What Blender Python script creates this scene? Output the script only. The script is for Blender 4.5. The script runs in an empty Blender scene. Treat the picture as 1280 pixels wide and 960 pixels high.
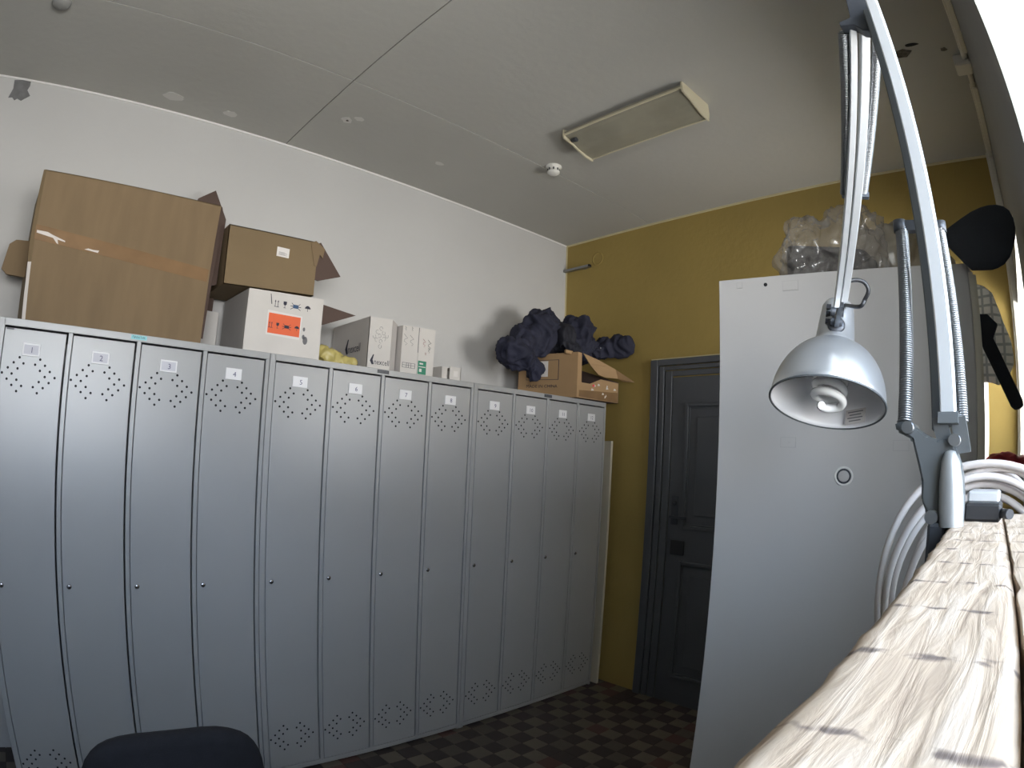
import bpy, bmesh, math, random
from mathutils import Vector, Matrix, Euler, noise

random.seed(7)
SC = bpy.context.scene
COL = SC.collection
V = Vector

# ------------------------------------------------------------------ camera
cam_data = bpy.data.cameras.new('camera')
cam = bpy.data.objects.new('camera', cam_data)
COL.objects.link(cam)
SC.camera = cam
# a wide lens with barrel distortion: real lens polynomial (angle as a function of sensor radius in mm)
cam_data.type = 'PANO'
cam_data.panorama_type = 'FISHEYE_LENS_POLYNOMIAL'
cam_data.fisheye_fov = math.pi
cam_data.sensor_width = 36.0
cam_data.sensor_height = 27.0
_k = 1280 / 36.0
for i, k in enumerate((1.32114583e-03, 1.17350142e-07, -4.87844461e-10, 4.24771235e-13)):
    setattr(cam_data, 'fisheye_polynomial_k%d' % (i + 1), -k * _k ** (i + 1))
cam_data.fisheye_polynomial_k0 = 0.0
cam_data.shift_x = 0.00723
cam_data.shift_y = 0.03497
cam_data.clip_start = 0.005
cam_data.clip_end = 200
cam.matrix_world = Matrix((
    (0.735733627, -0.085623891, -0.671836720, 0.2525),
    (-0.675503039, -0.021143063, -0.737054011, -2.4486),
    (0.048904746, 0.996103167, -0.073394861, 1.5376),
    (0, 0, 0, 1)))

# ------------------------------------------------------------------ daylight
world = bpy.data.worlds.new('overcast_sky')
SC.world = world
world.use_nodes = True
wn = world.node_tree.nodes
wl = world.node_tree.links
bg = wn['Background']
tc = wn.new('ShaderNodeTexCoord')
sep = wn.new('ShaderNodeSeparateXYZ')
wl.new(tc.outputs['Generated'], sep.inputs[0])
# a clear winter day: sunlit snow on the ground, a bright hazy horizon and a deeper blue sky above
wr = wn.new('ShaderNodeValToRGB')
wr.color_ramp.elements[0].position = 0.0
wr.color_ramp.elements[0].color = (1.30, 1.28, 1.23, 1)
wr.color_ramp.elements[1].position = 1.0
wr.color_ramp.elements[1].color = (0.36, 0.50, 0.72, 1)
for pos_, col_ in ((0.49, (1.36, 1.34, 1.29)), (0.53, (0.98, 1.05, 1.14)), (0.60, (0.80, 0.94, 1.15)), (0.72, (0.62, 0.80, 1.05))):
    e = wr.color_ramp.elements.new(pos_)
    e.color = (*col_, 1)
mp = wn.new('ShaderNodeMapRange')
mp.inputs['From Min'].default_value = -1
mp.inputs['From Max'].default_value = 1
wl.new(sep.outputs['Z'], mp.inputs['Value'])
wl.new(mp.outputs[0], wr.inputs[0])
wl.new(wr.outputs[0], bg.inputs['Color'])
bg.inputs['Strength'].default_value = 8.5

SC.view_settings.view_transform = 'Standard'
SC.view_settings.look = 'None'
SC.view_settings.gamma = 1.0
SC.view_settings.use_curve_mapping = False
SC.view_settings.exposure = 1.04
SC.cycles.use_denoising = True
SC.cycles.max_bounces = 12
SC.cycles.diffuse_bounces = 8
SC.cycles.transparent_max_bounces = 12
SC.cycles.sample_clamp_indirect = 12.0

def portal(name, x0, x1, z0, z1, y):
    ld = bpy.data.lights.new(name, 'AREA')
    ld.shape = 'RECTANGLE'
    ld.size = x1 - x0
    ld.size_y = z1 - z0
    ld.cycles.is_portal = True
    o = bpy.data.objects.new(name, ld)
    o.location = ((x0 + x1) / 2, y, (z0 + z1) / 2)
    o.rotation_euler = (math.radians(90), 0, 0)      # emits towards +y, into the room
    COL.objects.link(o)

# ------------------------------------------------------------------ room numbers
XC, YW, ZC, YR, XL = 3.513, 0.513, 3.149, -2.52, -2.2
WA = (-0.50, 1.07, 1.46, 2.42)       # window 1: x0 x1 z0 z1
WB = (2.30, 3.46, 1.55, 2.33)        # window 2
portal('sky_portal_near', WA[0], WA[1], WA[2], WA[3], YR - 0.50)
portal('sky_portal_far', WB[0], WB[1], WB[2], WB[3], YR - 0.50)
H = 1.911                             # locker height

# ------------------------------------------------------------------ materials
def mat(name, color, rough=0.6, metal=0.0, var=0.0, scale=6.0, bump=0.0, bscale=60.0, color2=None, spec=0.5, aniso=None, trans=0.0):
    m = bpy.data.materials.new(name)
    m.use_nodes = True
    nt = m.node_tree
    p = nt.nodes['Principled BSDF']
    p.inputs['Base Color'].default_value = (*color, 1)
    p.inputs['Roughness'].default_value = rough
    p.inputs['Metallic'].default_value = metal
    p.inputs['Specular IOR Level'].default_value = spec
    p.inputs['Transmission Weight'].default_value = trans
    co = nt.nodes.new('ShaderNodeTexCoord')
    if var > 0 or color2:
        n = nt.nodes.new('ShaderNodeTexNoise')
        n.inputs['Scale'].default_value = scale
        n.inputs['Detail'].default_value = 6
        src = co.outputs['Object']
        if aniso:
            mpn = nt.nodes.new('ShaderNodeMapping')
            mpn.inputs['Scale'].default_value = aniso
            nt.links.new(src, mpn.inputs[0])
            src = mpn.outputs[0]
        nt.links.new(src, n.inputs['Vector'])
        r = nt.nodes.new('ShaderNodeValToRGB')
        c2 = color2 or tuple(c * (1 - var) for c in color)
        r.color_ramp.elements[0].position = 0.35
        r.color_ramp.elements[1].position = 0.65
        r.color_ramp.elements[0].color = (*c2, 1)
        r.color_ramp.elements[1].color = (*color, 1)
        nt.links.new(n.outputs['Fac'], r.inputs[0])
        nt.links.new(r.outputs[0], p.inputs['Base Color'])
    if bump > 0:
        n2 = nt.nodes.new('ShaderNodeTexNoise')
        n2.inputs['Scale'].default_value = bscale
        n2.inputs['Detail'].default_value = 4
        nt.links.new(co.outputs['Object'], n2.inputs['Vector'])
        b = nt.nodes.new('ShaderNodeBump')
        b.inputs['Strength'].default_value = bump
        b.inputs['Distance'].default_value = 0.01
        nt.links.new(n2.outputs['Fac'], b.inputs['Height'])
        nt.links.new(b.outputs[0], p.inputs['Normal'])
    return m

M = {}
M['white_wall'] = mat('white_wall', (0.57, 0.565, 0.56), 0.85, var=0.05, scale=1.5, bump=0.12, bscale=40)
M['yellow_wall'] = mat('yellow_wall', (0.40, 0.29, 0.085), 0.8, var=0.14, scale=1.2, bump=0.15, bscale=30)
M['grey_wall'] = mat('side_wall', (0.30, 0.30, 0.29), 0.85, var=0.06, scale=2, bump=0.12, bscale=40)
M['reveal'] = mat('window_reveal', (0.36, 0.375, 0.36), 0.8, bump=0.08)
M['ceiling'] = mat('ceiling_paint', (0.46, 0.455, 0.425), 0.9, var=0.07, scale=1.1, bump=0.15, bscale=25)
M['gap'] = mat('ceiling_gap', (0.16, 0.15, 0.13), 0.95)
M['patch'] = mat('bare_plaster', (0.20, 0.20, 0.205), 0.9, var=0.2, scale=30)
M['spot'] = mat('filler', (0.60, 0.59, 0.56), 0.9)
M['soot'] = mat('broken_plaster', (0.13, 0.12, 0.10), 0.95, var=0.5, scale=60)
M['trim'] = mat('cream_bead', (0.66, 0.58, 0.36), 0.7)
M['bead'] = mat('white_bead', (0.80, 0.79, 0.77), 0.7)
M['door'] = mat('grey_door_paint', (0.085, 0.092, 0.105), 0.42, var=0.1, scale=4, bump=0.05)
M['locker'] = mat('grey_powder_coat', (0.37, 0.375, 0.38), 0.36, var=0.03, scale=3, bump=0.03, bscale=300, spec=0.9)
M['hole'] = mat('black_hole', (0.01, 0.01, 0.012), 0.9)
M['plate'] = mat('white_plate', (0.82, 0.82, 0.84), 0.4)
M['card'] = mat('number_card', (0.62, 0.62, 0.68), 0.5)
M['ink'] = mat('dark_ink', (0.03, 0.03, 0.05), 0.7)
M['digit'] = mat('digit_ink', (0.10, 0.10, 0.20), 0.7)
M['cyan'] = mat('cyan_badge', (0.25, 0.62, 0.66), 0.4)
M['darkbadge'] = mat('dark_badge', (0.06, 0.065, 0.075), 0.4)
M['chrome'] = mat('chrome', (0.6, 0.6, 0.62), 0.25, metal=1.0)
M['card_brown'] = mat('cardboard', (0.225, 0.157, 0.088), 0.85, var=0.12, scale=3, bump=0.06, bscale=120, aniso=(6, 1, 1))
M['card_brown2'] = mat('cardboard_dull', (0.215, 0.153, 0.083), 0.85, var=0.1, scale=3, bump=0.06, bscale=120)
M['card_tan'] = mat('cardboard_tan', (0.42, 0.27, 0.14), 0.85, var=0.12, scale=4, bump=0.06, bscale=120)
M['card_in'] = mat('cardboard_inside', (0.10, 0.066, 0.054), 0.9, var=0.1)
M['card_white'] = mat('white_carton', (0.66, 0.63, 0.60), 0.7, var=0.07, scale=5, bump=0.04, bscale=80)
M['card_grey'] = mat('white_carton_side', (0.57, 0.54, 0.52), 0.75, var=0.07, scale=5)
M['tape'] = mat('brown_tape', (0.27, 0.165, 0.085), 0.25, var=0.15, scale=10)
M['tape_torn'] = mat('torn_tape', (0.75, 0.70, 0.66), 0.3)
M['label'] = mat('paper_label', (0.74, 0.71, 0.69), 0.6)
M['orange'] = mat('orange_sticker', (0.78, 0.13, 0.04), 0.5)
M['green'] = mat('green_print', (0.02, 0.22, 0.13), 0.5)
M['greyink'] = mat('grey_ink', (0.17, 0.17, 0.18), 0.7)
M['pinkink'] = mat('pink_ink', (0.42, 0.18, 0.19), 0.7)
M['blueink'] = mat('blue_ink', (0.05, 0.10, 0.20), 0.7)
M['yellow_bag'] = mat('yellow_film', (0.55, 0.46, 0.16), 0.35, var=0.2, scale=14)
M['navy'] = mat('navy_cloth', (0.021, 0.023, 0.048), 0.8, var=0.25, scale=6, bump=0.2, bscale=90)
M['navy2'] = mat('navy_cloth_dark', (0.014, 0.015, 0.026), 0.75, var=0.25, scale=6, bump=0.2, bscale=90)
M['light_cloth'] = mat('light_print', (0.45, 0.45, 0.5), 0.8)
M['fixture'] = mat('aged_ivory', (0.62, 0.57, 0.42), 0.5)
M['diffuser'] = mat('dusty_reflector', (0.34, 0.32, 0.25), 0.55, var=0.18, scale=5)
M['plastic_white'] = mat('white_plastic', (0.75, 0.74, 0.70), 0.4)
M['cabinet'] = mat('white_cabinet_panel', (0.49, 0.475, 0.46), 0.5, var=0.02, scale=2)
M['cabinet_edge'] = mat('cabinet_edge', (0.62, 0.58, 0.48), 0.5)
M['groove'] = mat('label_outline', (0.42, 0.41, 0.40), 0.6)
M['silver'] = mat('silver_paint', (0.60, 0.62, 0.64), 0.32, metal=0.75, var=0.05, scale=12)
M['silver_arm'] = mat('silver_arm', (0.72, 0.74, 0.76), 0.35, metal=0.6)
M['spring'] = mat('spring_steel', (0.30, 0.31, 0.32), 0.35, metal=0.9)
M['dark_metal'] = mat('dark_metal', (0.055, 0.06, 0.07), 0.4, metal=0.4)
M['grey_plastic'] = mat('grey_bracket', (0.12, 0.13, 0.135), 0.4, metal=0.3)
M['grey_paint'] = mat('grey_paint', (0.33, 0.34, 0.34), 0.35, metal=0.4)
M['shade_in'] = mat('white_enamel', (0.82, 0.82, 0.84), 0.35)
M['bulb'] = mat('white_tube', (0.88, 0.88, 0.88), 0.15)
M['black'] = mat('black_fabric', (0.032, 0.037, 0.046), 0.85, var=0.15, scale=20, bump=0.15, bscale=200)
M['chair'] = mat('chair_fabric', (0.013, 0.013, 0.018), 0.9, var=0.2, scale=30, bump=0.3, bscale=400)
M['blackplastic'] = mat('black_plastic', (0.02, 0.02, 0.022), 0.45)
M['cable'] = mat('white_cable', (0.58, 0.53, 0.50), 0.45)
M['red'] = mat('red_plastic', (0.75, 0.05, 0.08), 0.4)
M['pipe'] = mat('white_pipe', (0.72, 0.70, 0.64), 0.45)
M['grout'] = mat('grout', (0.045, 0.04, 0.036), 0.95)
M['tile_dark'] = mat('tile_dark', (0.040, 0.030, 0.028), 0.55, var=0.3, scale=8)
M['tile_light'] = mat('tile_light', (0.145, 0.12, 0.092), 0.55, var=0.25, scale=8)
M['tile_mid'] = mat('tile_mid', (0.10, 0.085, 0.067), 0.55, var=0.25, scale=8)
M['tile_red'] = mat('tile_red', (0.095, 0.045, 0.037), 0.55, var=0.25, scale=8)
M['strip'] = mat('pale_edge', (0.58, 0.53, 0.42), 0.6)
M['frame_white'] = mat('window_frame_paint', (0.78, 0.78, 0.76), 0.5)

def glass_mat(name, alpha=0.9, tint=(1, 1, 1), diffuse=None, rough=0.05):
    m = bpy.data.materials.new(name)
    m.use_nodes = True
    nt = m.node_tree
    nt.nodes.clear()
    o = nt.nodes.new('ShaderNodeOutputMaterial')
    t = nt.nodes.new('ShaderNodeBsdfTransparent')
    t.inputs[0].default_value = (*tint, 1)
    g = nt.nodes.new('ShaderNodeBsdfGlossy')
    g.inputs['Roughness'].default_value = rough
    mx = nt.nodes.new('ShaderNodeMixShader')
    mx.inputs[0].default_value = 1 - alpha
    nt.links.new(t.outputs[0], mx.inputs[1])
    last = g
    if diffuse:
        d = nt.nodes.new('ShaderNodeBsdfDiffuse')
        d.inputs[0].default_value = (*diffuse, 1)
        m2 = nt.nodes.new('ShaderNodeMixShader')
        m2.inputs[0].default_value = 0.25
        nt.links.new(d.outputs[0], m2.inputs[1])
        nt.links.new(g.outputs[0], m2.inputs[2])
        last = m2
    nt.links.new(last.outputs[0], mx.inputs[2])
    nt.links.new(mx.outputs[0], o.inputs[0])
    return m
M['glass'] = glass_mat('window_glass', 0.93)
M['film'] = glass_mat('clear_polythene', 0.70, (0.93, 0.92, 0.90), (0.55, 0.52, 0.48), 0.15)
M['film2'] = glass_mat('milky_polythene', 0.33, (0.9, 0.88, 0.84), (0.42, 0.385, 0.32), 0.25)

def plank_material():
    m = bpy.data.materials.new('weathered_wood')
    m.use_nodes = True
    nt = m.node_tree
    p = nt.nodes['Principled BSDF']
    p.inputs['Roughness'].default_value = 0.8
    p.inputs['Specular IOR Level'].default_value = 0.25
    co = nt.nodes.new('ShaderNodeTexCoord')
    mpn = nt.nodes.new('ShaderNodeMapping')
    mpn.inputs['Scale'].default_value = (22, 230, 60)
    nt.links.new(co.outputs['Object'], mpn.inputs[0])
    g = nt.nodes.new('ShaderNodeTexNoise')
    g.inputs['Scale'].default_value = 1.0
    g.inputs['Detail'].default_value = 8
    g.inputs['Distortion'].default_value = 0.6
    nt.links.new(mpn.outputs[0], g.inputs['Vector'])
    r = nt.nodes.new('ShaderNodeValToRGB')
    r.color_ramp.elements[0].position = 0.30
    r.color_ramp.elements[0].color = (0.34, 0.26, 0.195, 1)
    r.color_ramp.elements[1].position = 0.66
    r.color_ramp.elements[1].color = (0.60, 0.50, 0.41, 1)
    e2 = r.color_ramp.elements.new(0.48)
    e2.color = (0.50, 0.395, 0.30, 1)
    nt.links.new(g.outputs['Fac'], r.inputs[0])
    # saw marks across the plank, broken into dashes
    w = nt.nodes.new('ShaderNodeTexWave')
    w.wave_type = 'BANDS'
    w.bands_direction = 'X'
    w.inputs['Scale'].default_value = 7.3
    w.inputs['Distortion'].default_value = 1.1
    w.inputs['Detail'].default_value = 2
    w.inputs['Detail Scale'].default_value = 3
    nt.links.new(co.outputs['Object'], w.inputs['Vector'])
    wr2 = nt.nodes.new('ShaderNodeValToRGB')
    wr2.color_ramp.elements[0].position = 0.0
    wr2.color_ramp.elements[0].color = (1, 1, 1, 1)
    wr2.color_ramp.elements[1].position = 0.030
    wr2.color_ramp.elements[1].color = (0, 0, 0, 1)
    nt.links.new(w.outputs['Fac'], wr2.inputs[0])
    d = nt.nodes.new('ShaderNodeTexNoise')
    d.inputs['Scale'].default_value = 150
    nt.links.new(co.outputs['Object'], d.inputs['Vector'])
    dr = nt.nodes.new('ShaderNodeValToRGB')
    dr.color_ramp.elements[0].position = 0.47
    dr.color_ramp.elements[1].position = 0.56
    nt.links.new(d.outputs['Fac'], dr.inputs[0])
    mul = nt.nodes.new('ShaderNodeMath')
    mul.operation = 'MULTIPLY'
    nt.links.new(wr2.outputs[0], mul.inputs[0])
    nt.links.new(dr.outputs[0], mul.inputs[1])
    mix = nt.nodes.new('ShaderNodeMix')
    mix.data_type = 'RGBA'
    nt.links.new(mul.outputs[0], mix.inputs['Factor'])
    nt.links.new(r.outputs[0], mix.inputs['A'])
    mix.inputs['B'].default_value = (0.16, 0.125, 0.11, 1)
    nt.links.new(mix.outputs['Result'], p.inputs['Base Color'])
    b = nt.nodes.new('ShaderNodeBump')
    b.inputs['Strength'].default_value = 0.5
    b.inputs['Distance'].default_value = 0.002
    nt.links.new(g.outputs['Fac'], b.inputs['Height'])
    nt.links.new(b.outputs[0], p.inputs['Normal'])
    return m
M['plank'] = plank_material()

def plaid_material():
    m = bpy.data.materials.new('white_plaid')
    m.use_nodes = True
    nt = m.node_tree
    p = nt.nodes['Principled BSDF']
    p.inputs['Roughness'].default_value = 0.9
    co = nt.nodes.new('ShaderNodeTexCoord')
    fac = None
    for ax in ('Y', 'Z'):
        w = nt.nodes.new('ShaderNodeTexWave')
        w.bands_direction = ax
        w.inputs['Scale'].default_value = 12
        w.inputs['Distortion'].default_value = 0.6
        nt.links.new(co.outputs['Object'], w.inputs['Vector'])
        r = nt.nodes.new('ShaderNodeValToRGB')
        r.color_ramp.elements[0].position = 0.10
        r.color_ramp.elements[0].color = (0.52, 0.55, 0.56, 1)
        r.color_ramp.elements[1].position = 0.22
        r.color_ramp.elements[1].color = (0.93, 0.93, 0.91, 1)
        nt.links.new(w.outputs['Fac'], r.inputs[0])
        if fac is None:
            fac = r
        else:
            mx = nt.nodes.new('ShaderNodeMix')
            mx.data_type = 'RGBA'
            mx.blend_type = 'DARKEN'
            mx.inputs['Factor'].default_value = 1
            nt.links.new(fac.outputs[0], mx.inputs['A'])
            nt.links.new(r.outputs[0], mx.inputs['B'])
            nt.links.new(mx.outputs['Result'], p.inputs['Base Color'])
            tl = nt.nodes.new('ShaderNodeBsdfTranslucent')
            nt.links.new(mx.outputs['Result'], tl.inputs[0])
            ms = nt.nodes.new('ShaderNodeMixShader')
            ms.inputs[0].default_value = 0.6
            out = nt.nodes['Material Output']
            nt.links.new(p.outputs[0], ms.inputs[1])
            nt.links.new(tl.outputs[0], ms.inputs[2])
            nt.links.new(ms.outputs[0], out.inputs[0])
    return m
M['plaid'] = plaid_material()

# ------------------------------------------------------------------ helpers
class MB:
    """collects shapes in world coordinates; build() links them as ONE mesh object"""
    def __init__(self):
        self.bm = bmesh.new()
    def _mark(self, faces, mi, smooth):
        for f in faces:
            f.material_index = mi
            f.smooth = smooth
    def poly(self, pts, mi=0):
        vs = [self.bm.verts.new(p) for p in pts]
        f = self.bm.faces.new(vs)
        f.material_index = mi
        return f
    def hexa(self, p, mi=0):
        """8 points: bottom ring 4, top ring 4"""
        vs = [self.bm.verts.new(q) for q in p]
        for idx in ((3, 2, 1, 0), (4, 5, 6, 7), (0, 1, 5, 4), (1, 2, 6, 5), (2, 3, 7, 6), (3, 0, 4, 7)):
            self.bm.faces.new([vs[i] for i in idx]).material_index = mi
        return self
    def box(self, a, b, mi=0):
        (x0, y0, z0), (x1, y1, z1) = a, b
        x0, x1 = min(x0, x1), max(x0, x1)
        y0, y1 = min(y0, y1), max(y0, y1)
        z0, z1 = min(z0, z1), max(z0, z1)
        return self.hexa([(x0, y0, z0), (x1, y0, z0), (x1, y1, z0), (x0, y1, z0),
                          (x0, y0, z1), (x1, y0, z1), (x1, y1, z1), (x0, y1, z1)], mi)
    def bbox(self, a, b, bev=0.003, mi=0, seg=1):
        """box with bevelled edges"""
        t = bmesh.new()
        bmesh.ops.create_cube(t, size=1)
        a, b = V(a), V(b)
        c, s = (a + b) / 2, b - a
        for v in t.verts:
            v.co = V((v.co.x * abs(s.x), v.co.y * abs(s.y), v.co.z * abs(s.z))) + c
        bmesh.ops.bevel(t, geom=t.edges[:], offset=bev, segments=seg, profile=0.5, affect='EDGES')
        self.merge(t, mi)
        return self
    def obox(self, c, u, v, w, mi=0):
        """box from centre and three half vectors"""
        c, u, v, w = V(c), V(u), V(v), V(w)
        if u.cross(v).dot(w) < 0:
            w = -w
        return self.hexa([c - u - v - w, c + u - v - w, c + u + v - w, c - u + v - w,
                          c - u - v + w, c + u - v + w, c + u + v + w, c - u + v + w], mi)
    def bar(self, p0, p1, w, h, up=(0, 0, 1), mi=0):
        p0, p1 = V(p0), V(p1)
        d = (p1 - p0)
        u = d.normalized().cross(V(up)).normalized()
        n = u.cross(d.normalized())
        return self.obox((p0 + p1) / 2, d / 2, u * w / 2, n * h / 2, mi)
    def prism(self, pts, n, mi=0, smooth=False):
        """polygon swept along vector n"""
        n = V(n)
        a = [self.bm.verts.new(p) for p in pts]
        b = [self.bm.verts.new(V(p) + n) for p in pts]
        k = len(pts)
        fs = [self.bm.faces.new(a), self.bm.faces.new(list(reversed(b)))]
        for i in range(k):
            f = self.bm.faces.new((a[(i + 1) % k], a[i], b[i], b[(i + 1) % k]))
            f.smooth = smooth
            fs.append(f)
        for f in fs:
            f.material_index = mi
        bmesh.ops.recalc_face_normals(self.bm, faces=fs)
        return self
    def cyl(self, p0, p1, r0, r1=None, seg=16, mi=0, cap=True):
        r1 = r0 if r1 is None else r1
        p0, p1 = V(p0), V(p1)
        d = (p1 - p0).normalized()
        u = d.orthogonal().normalized()
        w = d.cross(u)
        ra, rb = [], []
        for i in range(seg):
            a = 2 * math.pi * i / seg
            q = u * math.cos(a) + w * math.sin(a)
            ra.append(self.bm.verts.new(p0 + q * r0))
            rb.append(self.bm.verts.new(p1 + q * r1))
        for i in range(seg):
            f = self.bm.faces.new((ra[i], ra[(i + 1) % seg], rb[(i + 1) % seg], rb[i]))
            f.smooth = True
            f.material_index = mi
        if cap:
            self.bm.faces.new(list(reversed(ra))).material_index = mi
            self.bm.faces.new(rb).material_index = mi
        return self
    def lathe(self, o, axis, prof, seg=40, mi=0, mis=None, smooth=True):
        """profile [(r, h)] spun about axis through o"""
        o, d = V(o), V(axis).normalized()
        u = d.orthogonal().normalized()
        w = d.cross(u)
        rings = []
        for r, h in prof:
            if r < 1e-6:
                rings.append([self.bm.verts.new(o + d * h)])
            else:
                rings.append([self.bm.verts.new(o + d * h + (u * math.cos(2 * math.pi * i / seg) + w * math.sin(2 * math.pi * i / seg)) * r) for i in range(seg)])
        for k in range(len(rings) - 1):
            A, B = rings[k], rings[k + 1]
            for i in range(seg):
                j = (i + 1) % seg
                if len(A) == 1 and len(B) == 1:
                    continue
                if len(A) == 1:
                    f = self.bm.faces.new((A[0], B[j], B[i]))
                elif len(B) == 1:
                    f = self.bm.faces.new((A[i], A[j], B[0]))
                else:
                    f = self.bm.faces.new((A[i], A[j], B[j], B[i]))
                f.smooth = smooth
                f.material_index = mis[k] if mis else mi
        return self
    def tube(self, path, r, seg=8, mi=0, closed=False):
        pts = [V(p) for p in path]
        n = len(pts)
        rings = []
        up = None
        for i, p in enumerate(pts):
            a = pts[(i - 1) % n] if (closed or i > 0) else p
            b = pts[(i + 1) % n] if (closed or i < n - 1) else p
            d = (b - a).normalized()
            if up is None:
                up = d.orthogonal().normalized()
            u = (up - d * up.dot(d)).normalized()
            up = u
            w = d.cross(u)
            rr = r[i] if isinstance(r, (list, tuple)) else r
            rings.append([self.bm.verts.new(p + (u * math.cos(2 * math.pi * k / seg) + w * math.sin(2 * math.pi * k / seg)) * rr) for k in range(seg)])
        m = n if closed else n - 1
        for i in range(m):
            A, B = rings[i], rings[(i + 1) % n]
            for k in range(seg):
                f = self.bm.faces.new((A[k], A[(k + 1) % seg], B[(k + 1) % seg], B[k]))
                f.smooth = True
                f.material_index = mi
        if not closed:
            self.bm.faces.new(list(reversed(rings[0]))).material_index = mi
            self.bm.faces.new(rings[-1]).material_index = mi
        return self
    def merge(self, t, mi=None, mtx=None):
        mp_ = {}
        for v in t.verts:
            mp_[v] = self.bm.verts.new(mtx @ v.co if mtx else v.co)
        for f in t.faces:
            try:
                g = self.bm.faces.new([mp_[v] for v in f.verts])
            except ValueError:
                continue
            g.smooth = f.smooth
            g.material_index = f.material_index if mi is None else mi
        t.free()
        return self
    def text(self, s, c, u, v, size, mi=0, width=None):
        """flat printed text centred on c; u = reading direction, v = up"""
        cu = bpy.data.curves.new('tmp_text', 'FONT')
        cu.body = s
        cu.size = 1.0
        cu.align_x = 'CENTER'
        cu.align_y = 'CENTER'
        cu.resolution_u = 2
        o = bpy.data.objects.new('tmp_text', cu)
        COL.objects.link(o)
        dg = bpy.context.evaluated_depsgraph_get()
        me = bpy.data.meshes.new_from_object(o.evaluated_get(dg))
        bpy.data.objects.remove(o)
        bpy.data.curves.remove(cu)
        u, v = V(u).normalized(), V(v).normalized()
        n = u.cross(v)
        t = bmesh.new()
        t.from_mesh(me)
        bpy.data.meshes.remove(me)
        xs = [q.co.x for q in t.verts] or [0, 1]
        ys = [q.co.y for q in t.verts] or [0, 1]
        cx, cy = (min(xs) + max(xs)) / 2, (min(ys) + max(ys)) / 2
        sx = (width / max(1e-6, max(xs) - min(xs))) if width else size
        for q in t.verts:
            q.co = V(c) + u * (q.co.x - cx) * sx + v * (q.co.y - cy) * size + n * 0.0004
        self.merge(t, mi)
        return self
    def build(self, name, mats, parent=None, smooth_angle=None):
        if not isinstance(mats, (list, tuple)):
            mats = [mats]
        base = V((0, 0, 0))
        p = parent
        while p is not None:
            base += p.location
            p = p.parent
        me = bpy.data.meshes.new(name)
        for v in self.bm.verts:
            v.co -= base
        self.bm.to_mesh(me)
        self.bm.free()
        for m in mats:
            me.materials.append(M[m] if isinstance(m, str) else m)
        o = bpy.data.objects.new(name, me)
        COL.objects.link(o)
        o.parent = parent
        return o

def tag(o, label=None, cat=None, group=None, kind=None):
    if label: o['label'] = label
    if cat: o['category'] = cat
    if group: o['group'] = group
    if kind: o['kind'] = kind
    return o

def root(name, loc, label, cat, group=None):
    o = bpy.data.objects.new(name, None)
    o.empty_display_size = 0.1
    COL.objects.link(o)
    o.location = loc
    return tag(o, label, cat, group)

def struct(o):
    o['kind'] = 'structure'
    return o

def copy_tree(o, parent=None):
    c = o.copy()
    COL.objects.link(c)
    c.parent = parent
    for ch in list(o.children):
        copy_tree(ch, c)
    return c

def cloth(name, lumps, mats, parent=None, voxel=0.014, amp=0.02, freq=9, seed=0, fine=0.006, mi_fn=None, floor=None, fold=False):
    """union of ellipsoids remeshed into one crumpled cloth body. lumps: (centre, radii, euler)"""
    t = bmesh.new()
    for c, r, ro in lumps:
        mtx = Matrix.Translation(V(c)) @ Euler(ro).to_matrix().to_4x4() @ Matrix.Diagonal((*r, 1))
        bmesh.ops.create_icosphere(t, subdivisions=3, radius=1, matrix=mtx)
    me = bpy.data.meshes.new('tmp')
    t.to_mesh(me)
    t.free()
    o = bpy.data.objects.new('tmp', me)
    COL.objects.link(o)
    md = o.modifiers.new('r', 'REMESH')
    md.mode = 'VOXEL'
    md.voxel_size = voxel
    dg = bpy.context.evaluated_depsgraph_get()
    me2 = bpy.data.meshes.new_from_object(o.evaluated_get(dg))
    bpy.data.objects.remove(o)
    bpy.data.meshes.remove(me)
    t = bmesh.new()
    t.from_mesh(me2)
    bpy.data.meshes.remove(me2)
    t.normal_update()
    off = V((seed * 3.7, seed * 1.3, seed * 2.1))
    for v in t.verts:
        p = v.co
        q = V((p.x * freq, p.y * freq, p.z * freq * 0.55)) + off
        if fold:       # warped ridges: creases that run over the cloth
            q = q + V((noise.noise(p * 5 + off), noise.noise(p * 5 + off * 2), noise.noise(p * 5 + off * 3))) * .9
            q.z *= .5
        n1 = 1 - abs(noise.noise(q)) * (3.2 if fold else 2)
        n2 = 1 - abs(noise.noise(q * 2.7)) * (3.0 if fold else 2)
        v.co = p + v.normal * (amp * (n1 - 0.5) + fine * (n2 - 0.5))
        if floor is not None and v.co.z < floor:
            v.co.z = floor
    bmesh.ops.smooth_vert(t, verts=t.verts, factor=0.4, use_axis_x=True, use_axis_y=True, use_axis_z=True)
    for f in t.faces:
        f.smooth = True
        if mi_fn:
            f.material_index = mi_fn(f.calc_center_median())
    mb = MB()
    mb.merge(t)
    return mb.build(name, mats, parent)

X, Y, Z = V((1, 0, 0)), V((0, 1, 0)), V((0, 0, 1))

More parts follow.
